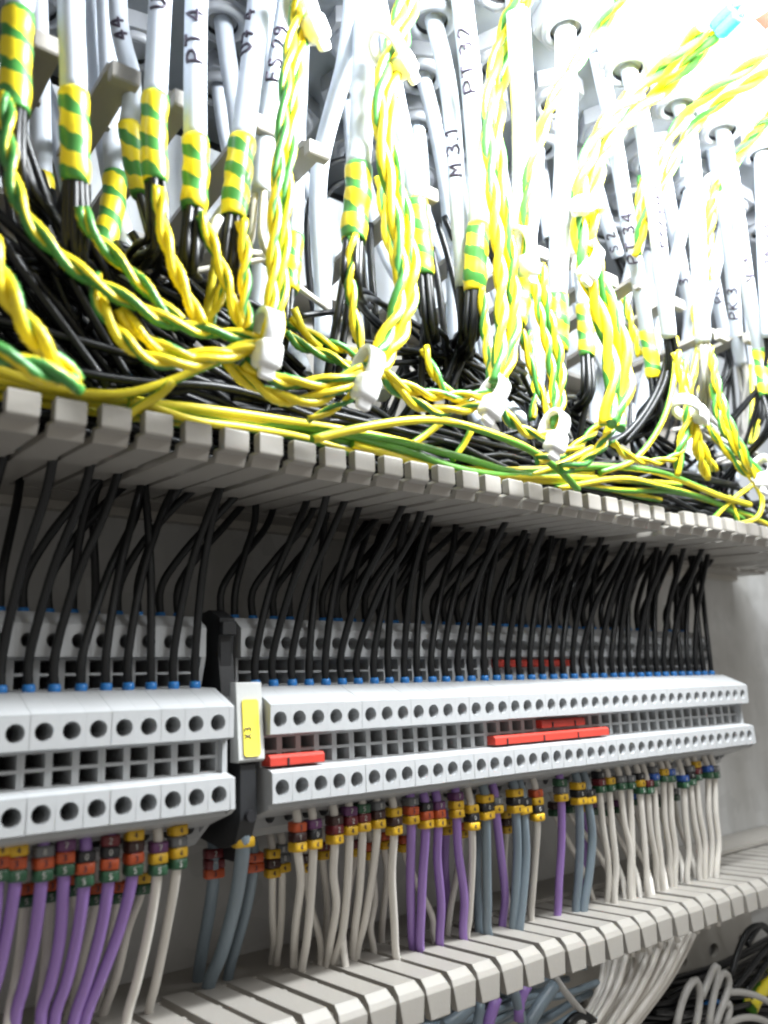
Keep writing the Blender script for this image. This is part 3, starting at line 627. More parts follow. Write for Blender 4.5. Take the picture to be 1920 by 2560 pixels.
# ------------------------------------------------------------------ sheathed cables
def cable(label, sheath, r=3.05, tape=None, text=None, cores=5, core_to=None, core_m='black', earthcore=True, at_roof=False, cr=1.0):
    """sheath/tape: (u,v,Y) lists from top to bottom"""
    P_ = px(sheath)
    if P_[0][2] > 214:                       # leaves the roof: depth runs smoothly from its gland to its lower end
        y0 = PZ(sheath[0][0], sheath[0][1], 222)[1]; y1 = P_[-1][1]; v0, v1 = sheath[0][1], sheath[-1][1]
        P_ = np.array([PY(p[0], p[1], y0+(y1-y0)*((p[1]-v0)/(v1-v0))**1.25) for p in sheath])
    if not at_roof:
        d = P_[0]-P_[1]; k = (ZR-P_[0][2])/d[2] if d[2] > 1e-3 else 0
        k = min(k, 6.0); P_ = np.vstack([P_[0]+d*k, P_])
    else: CABTOP.append(P_[0])
    e = empty('cable', tuple(P_[-1]), label, 'cable', 'grey sheathed cables from the roof glands')
    T = px(tape) if tape is not None else None
    full = np.vstack([P_, T[:1]]) if T is not None else P_
    path = spline(full, 2.5); b = MB(); b.tube(path, r, 14); built('sheath', b, M['sheath'], tuple(path[-1]), e)
    end, dirv = path[-1], path[-1]-path[-3]
    if T is not None:
        tp = spline(T, 1.1); n = len(tp); k = np.arange(n)
        rad = r+0.35+0.16*np.sin(k*1.1*2*math.pi/7.6)+rng.uniform(-.07, .07, n); rad[-3:] *= np.array([0.99, 0.96, 0.9])
        b = MB(); b.tube(tp, rad, 14, v0=rng.uniform(0, 8)); built('tape_wrap', b, M['tape'], tuple(tp[0]), e)
        end, dirv = tp[-1], tp[-1]-tp[-3]
    if text: cable_text(e, path, text[1], text[0], text[2] if len(text) > 2 else 4.3, r, text[3] if len(text) > 3 else 0.15)
    dirv = dirv/np.linalg.norm(dirv)
    for i in range(cores):
        a = 2*math.pi*i/max(1, cores)+rng.rand(); off = np.array([math.cos(a), math.sin(a)*0.8, 0])*(r*0.62)
        s = end+off-dirv*3; k1 = end+off*1.15+dirv*rng.uniform(12, 17)
        if core_to is not None:
            tgt = px([core_to])[0]
        else:
            tgt = np.array([end[0]+rng.uniform(-12, 22), rng.uniform(196, 236), rng.uniform(78, 96)])
        tgt = tgt+np.array([rng.uniform(-5, 5), rng.uniform(-4, 4), rng.uniform(-4, 4)])
        k2 = (k1*0.5+tgt*0.5)+np.array([rng.uniform(-3, 3), rng.uniform(-3, 3), rng.uniform(-4, 2)])
        sg = 1 if rng.rand() < 0.65 else -1
        tail = tgt+np.array([sg*rng.uniform(18, 40), rng.uniform(-6, 10), -rng.uniform(6, 14)])
        b = MB(); b.tube(spline([s, k1, k2, tgt, tail], 2.6), cr, 7); built('core', b, M[core_m], tuple(s), e)
    return e, path

A = 168
cable('grey cable with long green-yellow taped end hanging nearest the roof corner, black cores below', [(62, -60, A), (52, 0, A), (46, 35, A)], 3.0, [(46, 35, A), (40, 150, A), (37, 282, A)], None, 6, (150, 640, 190))
cable('grey cable with taped end beside the first white duct finger', [(178, -40, A-2), (178, 60, A-2), (182, 150, A-2), (184, 235, A-2)], 2.95, [(184, 235, A-2), (187, 340, A-2), (188, 458, A)], None, 8, (190, 660, 192))
cable('thin grey cable marked 44 with twisted taped end behind a duct finger', [(293, -30, 186), (298, 60, 186), (312, 130, 185), (326, 180, 184), (330, 250, 184), (322, 312, 184)], 2.5, [(322, 312, 184), (335, 400, 184), (356, 492, 184)], ('44', 75, 4.2), 4, (330, 650, 200))
cable('grey cable with taped end between two white duct fingers', [(404, -40, A), (400, 20, A), (394, 130, A), (388, 242, A)], 2.85, [(388, 242, A), (384, 350, A), (388, 458, A)], ('U7', 10, 4.6), 6, (380, 680, 194))
cable('grey cable hand-marked PT4 with taped end', [(494, -40, A), (490, 40, A), (488, 200, A), (488, 348, A)], 2.95, [(488, 348, A), (490, 430, A), (484, 528, A)], ('PT 4', 105, 5.2), 6, (440, 690, 195))
cable('shaded grey cable leaving a gland behind the PT4 cable', [(555, 35, ('z', 222)), (572, 160, 212), (592, 290, 210), (604, 420, 212), (610, 520, 216)], 3.0, None, None, 3, None, at_roof=True)
cable('grey cable marked U7 4 on its shaded side with taped end', [(652, -40, A), (644, 40, A), (628, 180, A), (606, 350, A)], 3.2, [(606, 350, A), (594, 450, A), (582, 548, A)], ('U7 4', 90, 4.8, 0.9), 6, (560, 740, 195))
cable('grey cable hand-marked FS29 ending in a white sleeve', [(722, -40, 176), (712, 40, 176), (690, 180, 177), (672, 280, 178), (662, 380, 178), (654, 486, 178)], 3.0, None, ('FS 29', 140, 4.8), 3, (680, 660, 188), 'white')
cable('grey cable behind the twisted cords, taped where it ends', [(752, 150, 196), (748, 250, 195), (742, 400, 194), (735, 590, 194)], 2.7, [(735, 590, 194), (730, 650, 194), (722, 730, 194)], None, 4, None)
cable('shaded cable hanging deep behind the first finger, tape at its end', [(95, 60, 214), (100, 250, 214), (104, 440, 214)], 2.9, [(104, 440, 214), (108, 500, 214), (112, 545, 214)], None, 3, None)
cable('shaded cable with wide taped end that bends to the left', [(276, 200, 205), (282, 330, 205), (288, 440, 205)], 3.0, [(288, 440, 205), (284, 500, 204), (270, 570, 203), (250, 640, 202), (236, 700, 202)], None, 2, None)
cable('straight bright grey cable with taped end left of the twisted loop', [(918, -40, A-3), (912, 60, A-3), (906, 200, A-3), (902, 330, A-3), (896, 418, A-3)], 3.5, [(896, 418, A-3), (896, 480, A-3), (888, 540, A-2), (884, 605, A-2)], None, 5, (940, 780, 196))
cable('leaning grey cable marked P with taped end beside the twisted loop', [(975, 160, 176), (990, 240, 176), (1012, 350, 176), (1030, 430, 176), (1042, 500, 176)], 2.9, [(1042, 500, 176), (1052, 580, 176), (1062, 690, 177)], ('P', 245, 5.0), 7, (1090, 870, 195))
cable('grey cable hand-marked M3.1 with pale lit cores', [(1078, 30, ('z', 222)), (1108, 150, 174), (1126, 260, 174), (1136, 380, 175), (1146, 520, 176), (1156, 640, 177), (1160, 720, 178)], 2.95, None, ('M 3.1', 370, 5.2), 8, (1140, 880, 196), at_roof=True)
cable('grey cable hand-marked PT32 with taped end', [(1150, -40, A), (1162, 60, A), (1178, 200, A), (1190, 350, A), (1196, 470, A), (1196, 568, A)], 3.5, [(1196, 568, A), (1190, 640, A), (1186, 730, A+2)], ('PT 32', 160, 5.2, 0.2), 6, (1180, 900, 196))
cable('slim grey cable leaving the gland behind the M3.1 cable', [(1052, 172, ('z', 222)), (1084, 300, 196), (1112, 450, 196), (1124, 560, 197), (1130, 640, 200)], 2.7, None, None, 4, None, at_roof=True)
cable('short-seen grey cable under the inner gland left of the M3.1 cable', [(1040, 298, ('z', 222)), (1050, 380, 210), (1056, 500, 208), (1062, 620, 208)], 3.0, None, None, 3, None, at_roof=True)
cable('brilliantly lit grey cable with taped end beneath a duct finger', [(1290, -40, A-4), (1298, 100, A-4), (1308, 300, A-4), (1308, 500, A-3), (1302, 684, A-2)], 3.8, [(1302, 684, A-2), (1296, 750, A), (1284, 812, A)], None, 5, (1300, 960, 196))
cable('brightly lit cable from the large front gland, taped low end', [(1412, 52, ('z', 222)), (1414, 150, 158), (1416, 300, 164), (1408, 480, 168), (1398, 620, 169), (1392, 742, 170)], 3.7, [(1392, 742, 170), (1394, 810, 170), (1394, 880, 171)], None, 5, (1400, 1020, 196), at_roof=True)
cable('cable with fat taped end beside the thick twisted band', [(1440, 560, 186), (1448, 640, 184), (1456, 715, 183), (1460, 765, 183)], 3.0, [(1460, 765, 183), (1466, 830, 183), (1468, 892, 183)], None, 5, (1430, 1040, 200))
cable('shaded slanting cable seen between the bright cables', [(1232, 300, 206), (1250, 420, 206), (1272, 545, 206)], 2.8, None, None, 3, None)
cable('bluish slanting cable between the bright cables', [(1352, 420, 200), (1362, 500, 200), (1374, 600, 200)], 2.9, None, None, 3, None)
cable('shaded slanting cable behind the PT34 cable', [(1480, 430, 198), (1512, 540, 198), (1545, 640, 198)], 2.9, None, ('S 2', 600, 4.4), 3, None)
cable('grey cable hand-marked PT34 with tape below its sleeve', [(1500, 170, 172), (1528, 300, 176), (1552, 440, 178), (1578, 600, 180), (1600, 720, 182), (1616, 826, 183)], 2.9, [(1616, 826, 183), (1626, 880, 183), (1634, 946, 184)], ('PT 34', 585, 5.2), 5, (1610, 1080, 202))
cable('long untaped cable with jagged writing FSCAMVON along its side', [(1566, 152, ('z', 222)), (1604, 300, 158), (1628, 460, 164), (1648, 620, 168), (1672, 842, 171)], 3.1, None, ('FSCAMVON', 515, 4.2, -0.95), 6, (1600, 1090, 200), at_roof=True)
cable('clean white cable with square cut end and ribbed cores', [(1692, 245, ('z', 222)), (1720, 330, 154), (1738, 500, 160), (1748, 680, 164), (1758, 855, 167)], 3.2, None, None, 7, (1760, 1060, 190), 'pale', at_roof=True)
cable('cable with faint dots of ink from the outermost visible gland', [(1802, 308, ('z', 222)), (1826, 430, 158), (1846, 560, 162), (1870, 720, 166), (1898, 872, 168)], 3.0, [(1898, 872, 168), (1908, 930, 168), (1916, 990, 168)], ('V-1', 665, 4.6, -0.6), 3, None, at_roof=True)
cable('cable hand-marked PK3 ending in pale cores', [(1788, 400, 186), (1808, 520, 186), (1824, 640, 186), (1836, 760, 186), (1840, 830, 186), (1852, 908, 186)], 2.9, None, ('PK 3', 745, 5.2), 6, (1850, 1130, 205), 'pale')
cable('cable hand-marked PK2 leaning behind the clean white cable', [(1745, 480, 190), (1770, 620, 190), (1796, 760, 190), (1812, 840, 191)], 2.7, None, ('PK 2', 720, 4.8, -0.1), 4, None)
cable('cable with dotted print hanging at the bright roof side', [(1904, 365, ('z', 222)), (1908, 480, 150), (1912, 620, 154), (1922, 840, 160)], 3.2, None, ('38-68-3', 590, 4.0, -0.5), 3, None, at_roof=True)
cable('bluish cable marked 3 in the gap beside the jagged writing', [(1660, 430, 200), (1682, 560, 200), (1706, 680, 200), (1724, 780, 200), (1712, 920, 205)], 2.9, None, ('3', 690, 5.0), 3, None)
cable('bluish cable with square cut end low beside the pale cores', [(1872, 760, 196), (1880, 850, 196), (1892, 968, 196)], 3.0, None, None, 4, (1860, 1140, 210))

# glands on a staggered grid
for row, (y, x0) in enumerate(((144.3, 203.0), (169, 163.4), (190.5, 147.5), (214, 162.0), (236.5, 88.1))):
    for k in range(-6, 8):
        x = x0+31.4*k
        if x < 40 or x > 420: continue
        if y < 150 and x < 165: continue
        cc = R.T @ np.array([x, y, ZR-6]); gu, gv = 960+F*cc[0]/cc[2], 1280+F*cc[1]/cc[2]
        if gu < -60 or gu > 1990 or gv < -90: continue
        near = [p for p in CABTOP if abs(p[0]-x) < 11 and abs(p[1]-y) < 11]
        if near: gland(near[0][0], near[0][1]+0.0, True, row)
        else:
            drop = rng.rand() < 0.7 and row > 0
            gland(x, y, drop, row)
            if drop:
                q = [(x, y, 222), (x+rng.uniform(-2, 2), y+(212-y)*0.2, 196), (x+rng.uniform(0, 6), y+(212-y)*0.6, 165), (x+rng.uniform(2, 10), 208+rng.uniform(-8, 14), 128), (x+rng.uniform(4, 14), 210+rng.uniform(-8, 14), 100)]
                e = empty('cable', tuple(q[0]), 'plain grey cable dropping from a gland behind the marked cables, '+('second row', 'third row', 'fourth row', 'row along the back wall')[row-1], 'cable', 'plain cables from inner glands, row %s' % ('second', 'third', 'fourth', 'back')[row-1])
                b = MB(); b.tube(spline(q, 3), 2.9, 12); built('sheath', b, M['sheath'], tuple(q[0]), e)

# ------------------------------------------------------------------ twisted earth cords
def cord(label, pts, r=1.15, pitch=15.0, n=2, grp='twisted green-yellow earth cords', phase=None):
    q = [PY(*p) for p in pts]; q = np.array([p if p[2] < 213 else PZ(a[0], a[1], 213) for p, a in zip(q, pts)])
    c = spline(q, 1.5); A_, B_ = pframes(c)
    ln = np.concatenate([[0], np.cumsum(np.linalg.norm(np.diff(c, axis=0), axis=1))])
    o = empty('earth_cord', tuple(c[0]), label, 'earth cord', grp); ph = rng.rand()*6.28 if phase is None else phase
    r *= 0.88; pitch *= 1.25
    off = r*0.84 if n == 2 else r*1.05
    wob = rng.uniform(-1, 1, 3)
    for k in range(n):
        th = ln*2*math.pi/pitch+0.5*np.sin(ln/17+wob[0])+ph+2*math.pi*k/n
        p = c+off*(np.cos(th)[:, None]*A_+np.sin(th)[:, None]*B_)
        rot = (np.cos(th)[:, None]*A_+np.sin(th)[:, None]*B_, -np.sin(th)[:, None]*A_+np.cos(th)[:, None]*B_)
        T = np.gradient(p, axis=0); T /= np.linalg.norm(T, axis=1)[:, None]
        a = rot[0]-T*np.sum(rot[0]*T, axis=1)[:, None]; a /= np.linalg.norm(a, axis=1)[:, None]
        b = MB(); b.tube(p, r, 9, frames=(a, np.cross(T, a)), v0=rng.uniform(0, 20)); built('strand', b, M['cord'], tuple(c[0]), o)
    return o
B = 164
cord('twisted earth cord sweeping from the corner cable to the first tie', [(14, 240, B), (24, 400, B), (52, 515, B), (115, 605, B), (215, 690, B), (320, 752, B), (425, 806, B), (540, 832, B), (665, 850, B-2)], 1.25)
cord('thick twisted earth cord descending at the duct corner', [(-30, 600, B-4), (15, 720, B-4), (70, 815, B-4), (125, 890, B-2), (185, 950, B+2)], 1.65, 17)
cord('thick twisted earth cord lying flat on the first duct fingers', [(-40, 872, B-6), (40, 900, B-6), (120, 935, B-5), (195, 962, B-2)], 1.6, 18)
cord('twisted earth cord from the second taped cable to the first tie', [(206, 520, B+2), (225, 575, B+2), (285, 640, B+2), (345, 700, B+1), (405, 765, B), (450, 805, B)], 1.2)
cord('lower loop of twisted earth cord dipping below the first tie', [(236, 690, B+4), (250, 760, B+3), (290, 825, B+2), (350, 885, B+1), (430, 908, B), (530, 900, B-1), (650, 862, B-3)], 1.2)
cord('upper loop of twisted earth cord dipping below the first tie', [(300, 775, B+3), (345, 830, B+2), (400, 868, B+1), (480, 890, B), (570, 880, B-1), (665, 855, B-3)], 1.2)
cord('twisted earth cord from the fourth taped cable', [(396, 470, B), (405, 560, B), (430, 650, B), (468, 740, B), (505, 815, B)], 1.2)
cord('twisted earth cord from the PT4 cable towards the first tie', [(500, 535, B), (535, 620, B), (565, 700, B), (592, 790, B), (610, 830, B)], 1.15)
cord('twisted earth cord from the U7 4 cable to the first tie', [(604, 552, B-1), (614, 640, B-1), (612, 740, B-1), (622, 830, B-2)], 1.15)
cord('crossing twisted earth cord behind the first tie', [(600, 610, B+4), (565, 680, B+4), (545, 760, B+5), (520, 815, B+5)], 0.95)
cord('long bright twisted cord hanging from the roof tie, first strand pair', [(748, -30, B-6), (735, 60, B-6), (716, 180, B-6), (705, 320, B-6), (690, 480, B-5), (684, 640, B-4), (678, 760, B-4), (668, 850, B-4)], 1.2, 19)
cord('long bright twisted cord hanging from the roof tie, second strand pair', [(770, -30, B-5), (758, 80, B-5), (740, 200, B-5), (728, 340, B-5), (716, 500, B-4), (710, 620, B-3), (704, 740, B-3), (690, 850, B-3)], 1.2, 19)
cord('twisted cord running right from the first tie behind the black wires', [(722, 800, 188), (770, 835, 188), (830, 862, 188), (890, 885, 188), (930, 905, 186)], 1.2)
cord('lower twisted cord running right from the first tie', [(715, 830, 184), (760, 868, 184), (820, 890, 184), (880, 920, 182), (915, 935, 180)], 1.15)
cord('twisted cord from the bright straight cable to the second tie', [(882, 590, B), (876, 690, B), (884, 780, B), (902, 860, B), (925, 915, B-2)], 1.15)
cord('bright twisted band from the roof to the second tie, left pair', [(1015, -40, B-8), (995, 50, B-8), (970, 140, B-8), (950, 230, B-8), (952, 340, B-7), (972, 460, B-6), (992, 580, B-6), (1002, 680, B-6), (990, 780, B-6), (955, 860, B-6), (925, 920, B-6)], 1.55, 22)
cord('bright twisted band from the roof to the second tie, right pair', [(1045, -40, B-7), (1020, 60, B-7), (995, 150, B-7), (975, 250, B-7), (978, 360, B-6), (1000, 470, B-5), (1022, 580, B-5), (1032, 690, B-5), (1018, 790, B-5), (985, 870, B-5), (940, 930, B-5)], 1.5, 22)
cord('dark twisted cord behind the bright band', [(950, 440, 186), (960, 520, 186), (975, 610, 186), (1000, 680, 186)], 1.4, 18)
cord('twisted cord bundle sagging into the second tie, upper cord', [(610, 900, B+1), (680, 945, B), (760, 958, B-2), (840, 950, B-4), (905, 925, B-5)], 1.25, 17)
cord('twisted cord bundle sagging into the second tie, lower cord', [(560, 905, B+4), (640, 965, B+3), (720, 1000, B+1), (800, 995, B-2), (860, 965, B-4), (910, 935, B-5)], 1.3, 17)
cord('single loose twist leaving the second tie downwards', [(905, 950, B), (870, 1000, B+1), (815, 1030, B+3), (770, 1050, B+5)], 0.85)
cord('upper twisted cord between second and third tie', [(945, 925, B-2), (1000, 960, B-2), (1070, 985, B-2), (1150, 990, B-3), (1225, 985, B-4)], 1.15)
cord('lower twisted cord between second and third tie', [(955, 940, B-1), (1010, 990, B-1), (1080, 1025, B-1), (1160, 1022, B-2), (1230, 1000, B-4)], 1.2)
cord('short bright cord dropping into the third tie from the PT32 cable', [(1060, 870, 176), (1085, 930, 174), (1125, 985, 172), (1170, 1005, 168)], 1.15)
cord('bright band from the roof down to the third tie, left pair', [(1300, -40, B-10), (1265, 60, B-10), (1235, 170, B-10), (1220, 280, B-9), (1226, 420, B-8), (1240, 560, B-7), (1252, 700, B-6), (1252, 840, B-6), (1238, 960, B-6)], 1.5, 23)
cord('bright band from the roof down to the third tie, right pair', [(1330, -40, B-9), (1292, 60, B-9), (1262, 170, B-9), (1245, 290, B-8), (1252, 430, B-7), (1270, 560, B-6), (1284, 700, B-5), (1284, 840, B-5), (1255, 970, B-6)], 1.5, 23)
cord('slender twisted cord left of the third tie', [(1205, 720, B+2), (1212, 820, B+2), (1222, 900, B), (1232, 970, B-3)], 1.1)
cord('twisted cord passing the finger to the fourth tie, left pair', [(1330, 640, B-1), (1345, 760, B-1), (1372, 880, B-1), (1385, 980, B-1), (1388, 1060, B-2)], 1.15)
cord('twisted cord passing the finger to the fourth tie, right pair', [(1352, 660, B-2), (1372, 780, B-2), (1400, 900, B-2), (1402, 1000, B-2), (1390, 1070, B-3)], 1.2)
cord('twisted cord from the third tie to the fourth tie', [(1245, 1010, B-2), (1290, 1065, B-2), (1345, 1090, B-2), (1390, 1085, B-3)], 1.2)
cord('thin twisted cord slanting between the third and fourth tie', [(1300, 820, B+4), (1330, 920, B+4), (1360, 1000, B+2), (1380, 1060, B)], 1.05)
cord('thick glaring band falling from the blue lugs, left pair', [(1762, 66, B-26), (1690, 140, B-26), (1610, 212, B-24), (1530, 290, B-20), (1478, 375, B-16), (1452, 470, B-13), (1448, 580, B-10), (1462, 670, B-9), (1490, 760, B-8), (1520, 860, B-8), (1530, 960, B-8), (1518, 1060, B-7)], 1.95, 25)
cord('thick glaring band falling from the blue lugs, right pair', [(1795, 78, B-25), (1720, 160, B-25), (1645, 235, B-23), (1565, 310, B-19), (1508, 395, B-15), (1480, 490, B-12), (1476, 590, B-9), (1492, 670, B-8), (1522, 760, B-7), (1556, 860, B-7), (1566, 960, B-7), (1540, 1070, B-6)], 1.95, 25)
cord('second band slanting down from the lug side, upper pair', [(1960, 100, B-26), (1880, 160, B-26), (1800, 215, B-25), (1725, 275, B-22), (1672, 350, B-18), (1640, 440, B-12), (1610, 540, B-4), (1592, 640, B+4)], 1.5, 22)
cord('second band slanting down from the lug side, lower pair', [(1970, 140, B-25), (1895, 195, B-25), (1815, 245, B-24), (1745, 305, B-21), (1695, 380, B-17), (1658, 470, B-11), (1628, 560, B-3)], 1.5, 22)
cord('third band slanting down past the outermost glands', [(1960, 250, B-24), (1890, 330, B-24), (1825, 420, B-20), (1785, 500, B-14), (1768, 590, B-8), (1762, 700, B-2)], 1.5, 19, 3)
cord('high short band crossing the front gland', [(1560, -20, B-26), (1500, 70, B-26), (1440, 160, B-24), (1385, 250, B-20), (1345, 350, B-14), (1322, 450, B-10), (1316, 560, B-7), (1322, 650, B-5)], 1.5, 22)
cord('thin twist hanging beside the PT34 cable', [(1602, 440, 176), (1594, 520, 176), (1592, 620, 177)], 1.0)
cord('taped twist in the gap below the duct finger', [(1560, 745, 190), (1580, 820, 190), (1600, 890, 190)], 1.2)
cord('bunch of twists under the fifth tie, left', [(1690, 880, B-2), (1706, 960, B-2), (1720, 1040, B-2), (1700, 1120, B), (1695, 1190, B+3)], 1.3)
cord('bunch of twists under the fifth tie, middle', [(1705, 900, B-3), (1722, 980, B-3), (1734, 1060, B-2), (1745, 1130, B), (1768, 1195, B+3)], 1.3)
cord('bunch of twists under the fifth tie, right', [(1720, 1000, B-1), (1740, 1080, B-1), (1765, 1140, B), (1785, 1175, B+2)], 1.2)
cord('twist curling back from the fifth tie to the fourth', [(1720, 1090, B), (1690, 1140, B+1), (1630, 1155, B+2), (1570, 1140, B+3), (1530, 1105, B+3)], 1.05)
cord('long twist from the clean cable to the sixth tie', [(1775, 870, B+2), (1795, 970, B+1), (1825, 1060, B), (1870, 1150, B-1), (1912, 1195, B-2)], 1.25)
cord('second long twist to the sixth tie', [(1782, 960, B+4), (1800, 1050, B+3), (1845, 1130, B+1), (1900, 1205, B-1)], 1.25)
cord('third twist to the sixth tie', [(1765, 1060, B+8), (1810, 1120, B+6), (1860, 1180, B+3), (1905, 1215, B)], 1.1)
cord('twist peeping between the cut cable ends', [(1728, 700, 190), (1738, 800, 190), (1745, 900, 190), (1735, 1000, 190)], 1.1)
cord('twist between the fourth tie and the fingers', [(1500, 1060, B), (1450, 1110, B+1), (1390, 1140, B+3), (1340, 1150, B+5)], 1.2)
cord('second twist between the fourth tie and the fingers', [(1530, 1065, B-1), (1500, 1120, B), (1450, 1160, B+3), (1400, 1172, B+5)], 1.3)
cord('short twist in the dark beside the taped cables', [(1320, 830, 196), (1330, 900, 196), (1335, 980, 196), (1330, 1050, 196)], 1.1)
# blue lugs
for i, (a, c, lab) in enumerate((((1786, 66), (1838, 14), 'blue insulated crimp lug on the glaring earth band'), ((1800, 84), (1850, 34), 'second blue crimp lug beneath the first one'))):
    p, q = PZ(*a, 213-3*i), PZ(*c, 213-3*i); l = empty('crimp_lug', tuple(p), lab, 'crimp lug', 'blue crimp lugs')
    b = MB(); b.tube(spline([p, (p+q)/2, q], 1.0), [2.6 if 0 < k < 9 else 2.3 for k in range(len(spline([p, (p+q)/2, q], 1.0)))], 12); built('lug_sleeve', b, M['lug'], tuple(p), l)
    d = (q-p)/np.linalg.norm(q-p); b = MB(); b.tube([q-d, q+d*4, q+d*9], [1.6, 1.7, 1.5], 10); built('lug_barrel', b, M['tin'], tuple(q), l)

rp = PZ(1918, 18, 211); b = MB(); b.box(rp, (7, 6, 9)); b.box(rp+np.array([0, -3.4, 1.0]), (4, 1.2, 4))
built('red_connector', b, M['red'], tuple(rp), label='small red plastic piece beside the blue crimp lugs', cat='connector')
# ------------------------------------------------------------------ cable ties
def rounded(b, c, hd, ax, e=0.42, nu=16, nv=10):
    f = lambda w: math.copysign(abs(w)**e, w); base = len(b.v)
    for i in range(nv+1):
        ph = -math.pi/2+math.pi*i/nv
        for k in range(nu):
            th = 2*math.pi*k/nu; b.v.append(tuple(c+ax[0]*hd[0]*f(math.cos(ph))*f(math.cos(th))+ax[1]*hd[1]*f(math.cos(ph))*f(math.sin(th))+ax[2]*hd[2]*f(math.sin(ph))))
    for i in range(nv):
        for k in range(nu): k2 = (k+1) % nu; b.face((base+i*nu+k, base+i*nu+k2, base+(i+1)*nu+k2, base+(i+1)*nu+k), True)
def tie(u, v, y, hu, hv, rad, label, tilt=0.0):
    c = PY(u, v, y); h = PY(hu, hv, y-6)
    o = empty('cable_tie', tuple(c), label, 'cable tie', None)
    d = h-c; d[1] = 0; d /= (np.linalg.norm(d)+1e-9)
    ax = np.array([d[0]*math.cos(tilt)-d[2]*math.sin(tilt), 0.15, d[0]*math.sin(tilt)+d[2]*math.cos(tilt)]); ax /= np.linalg.norm(ax)
    # band: flat loop round the bundle, loop axis along `bund`
    bund = np.cross(ax, np.array([0, 1.0, 0])); bund /= np.linalg.norm(bund); oth = np.cross(bund, ax)
    b = MB(); n = 26; ri, ro, hh = rad, rad+1.1, 2.3
    for k in range(n):
        a = 2*math.pi*k/n; e = ax*math.cos(a)*1.15+oth*math.sin(a)*0.85
        for rr_ in (ri, ro):
            for s in (-hh, hh): b.v.append(tuple(c+e*rr_+bund*s))
    for k in range(n):
        i, j = 4*k, 4*((k+1) % n)
        b.face((i+2, j+2, j+3, i+3), True); b.face((i, i+1, j+1, j), True); b.face((i, j, j+2, i+2)); b.face((i+1, i+3, j+3, j+1))
    built('band', b, M['nylon'], tuple(c), o)
    hp = c+ax*(rad*1.15+1.0)-np.array([0, 2.6, 0]); b = MB(); rounded(b, hp, (3.5, 2.9, 3.2), np.array([ax, oth, bund])); built('head', b, M['nylon'], tuple(hp), o)
    q = hp+ax*2.0; t = q+ax*2.6+np.array([0, -1.5, -0.6]); b = MB(); rounded(b, (q+t)/2, (np.linalg.norm(t-q)/2+1.0, 1.0, 2.1), np.array([ax, oth, bund])); built('tail', b, M['nylon'], tuple(q), o)
tie(664, 836, B-3, 690, 895, 4.6, 'white nylon cable tie gathering the earth cords, first along the duct')
tie(915, 925, B-5, 935, 985, 4.6, 'white nylon cable tie gathering the sagging twisted cords, second along the duct')
tie(1232, 985, B-5, 1245, 1040, 4.4, 'white nylon cable tie at the foot of the bright band, third along the duct')
tie(1385, 1070, B-3, 1415, 1105, 4.4, 'white nylon cable tie beside the dark gap, fourth along the duct')
tie(1715, 1020, B-3, 1762, 1018, 4.6, 'white nylon cable tie with its head sticking out sideways over the twists')
tie(1905, 1175, B-2, 1935, 1230, 4.6, 'white nylon cable tie at the last twists along the duct')
tie(752, 30, B-6, 815, 55, 4.4, 'white nylon cable tie high on the hanging twisted cords, below the roof')
tie(968, 125, B-8, 1035, 140, 4.6, 'white nylon cable tie high on the bright band beside the M3.1 cable')
tie(1470, 520, B-12, 1420, 500, 4.8, 'white nylon cable tie round the thick glaring band')
tie(1790, 470, B-16, 1850, 520, 4.4, 'white nylon cable tie round the third band near the outermost glands')
tie(1300, 620, B-6, 1345, 640, 5.0, 'white nylon cable tie beside the brilliantly lit cable')
tie(552, 560, 172, 548, 600, 3.0, 'small white nylon tie between the PT4 and U7 4 cables')
tie(1470, 650, B-9, 1500, 655, 4.8, 'white nylon tie over the thick band at the duct finger')

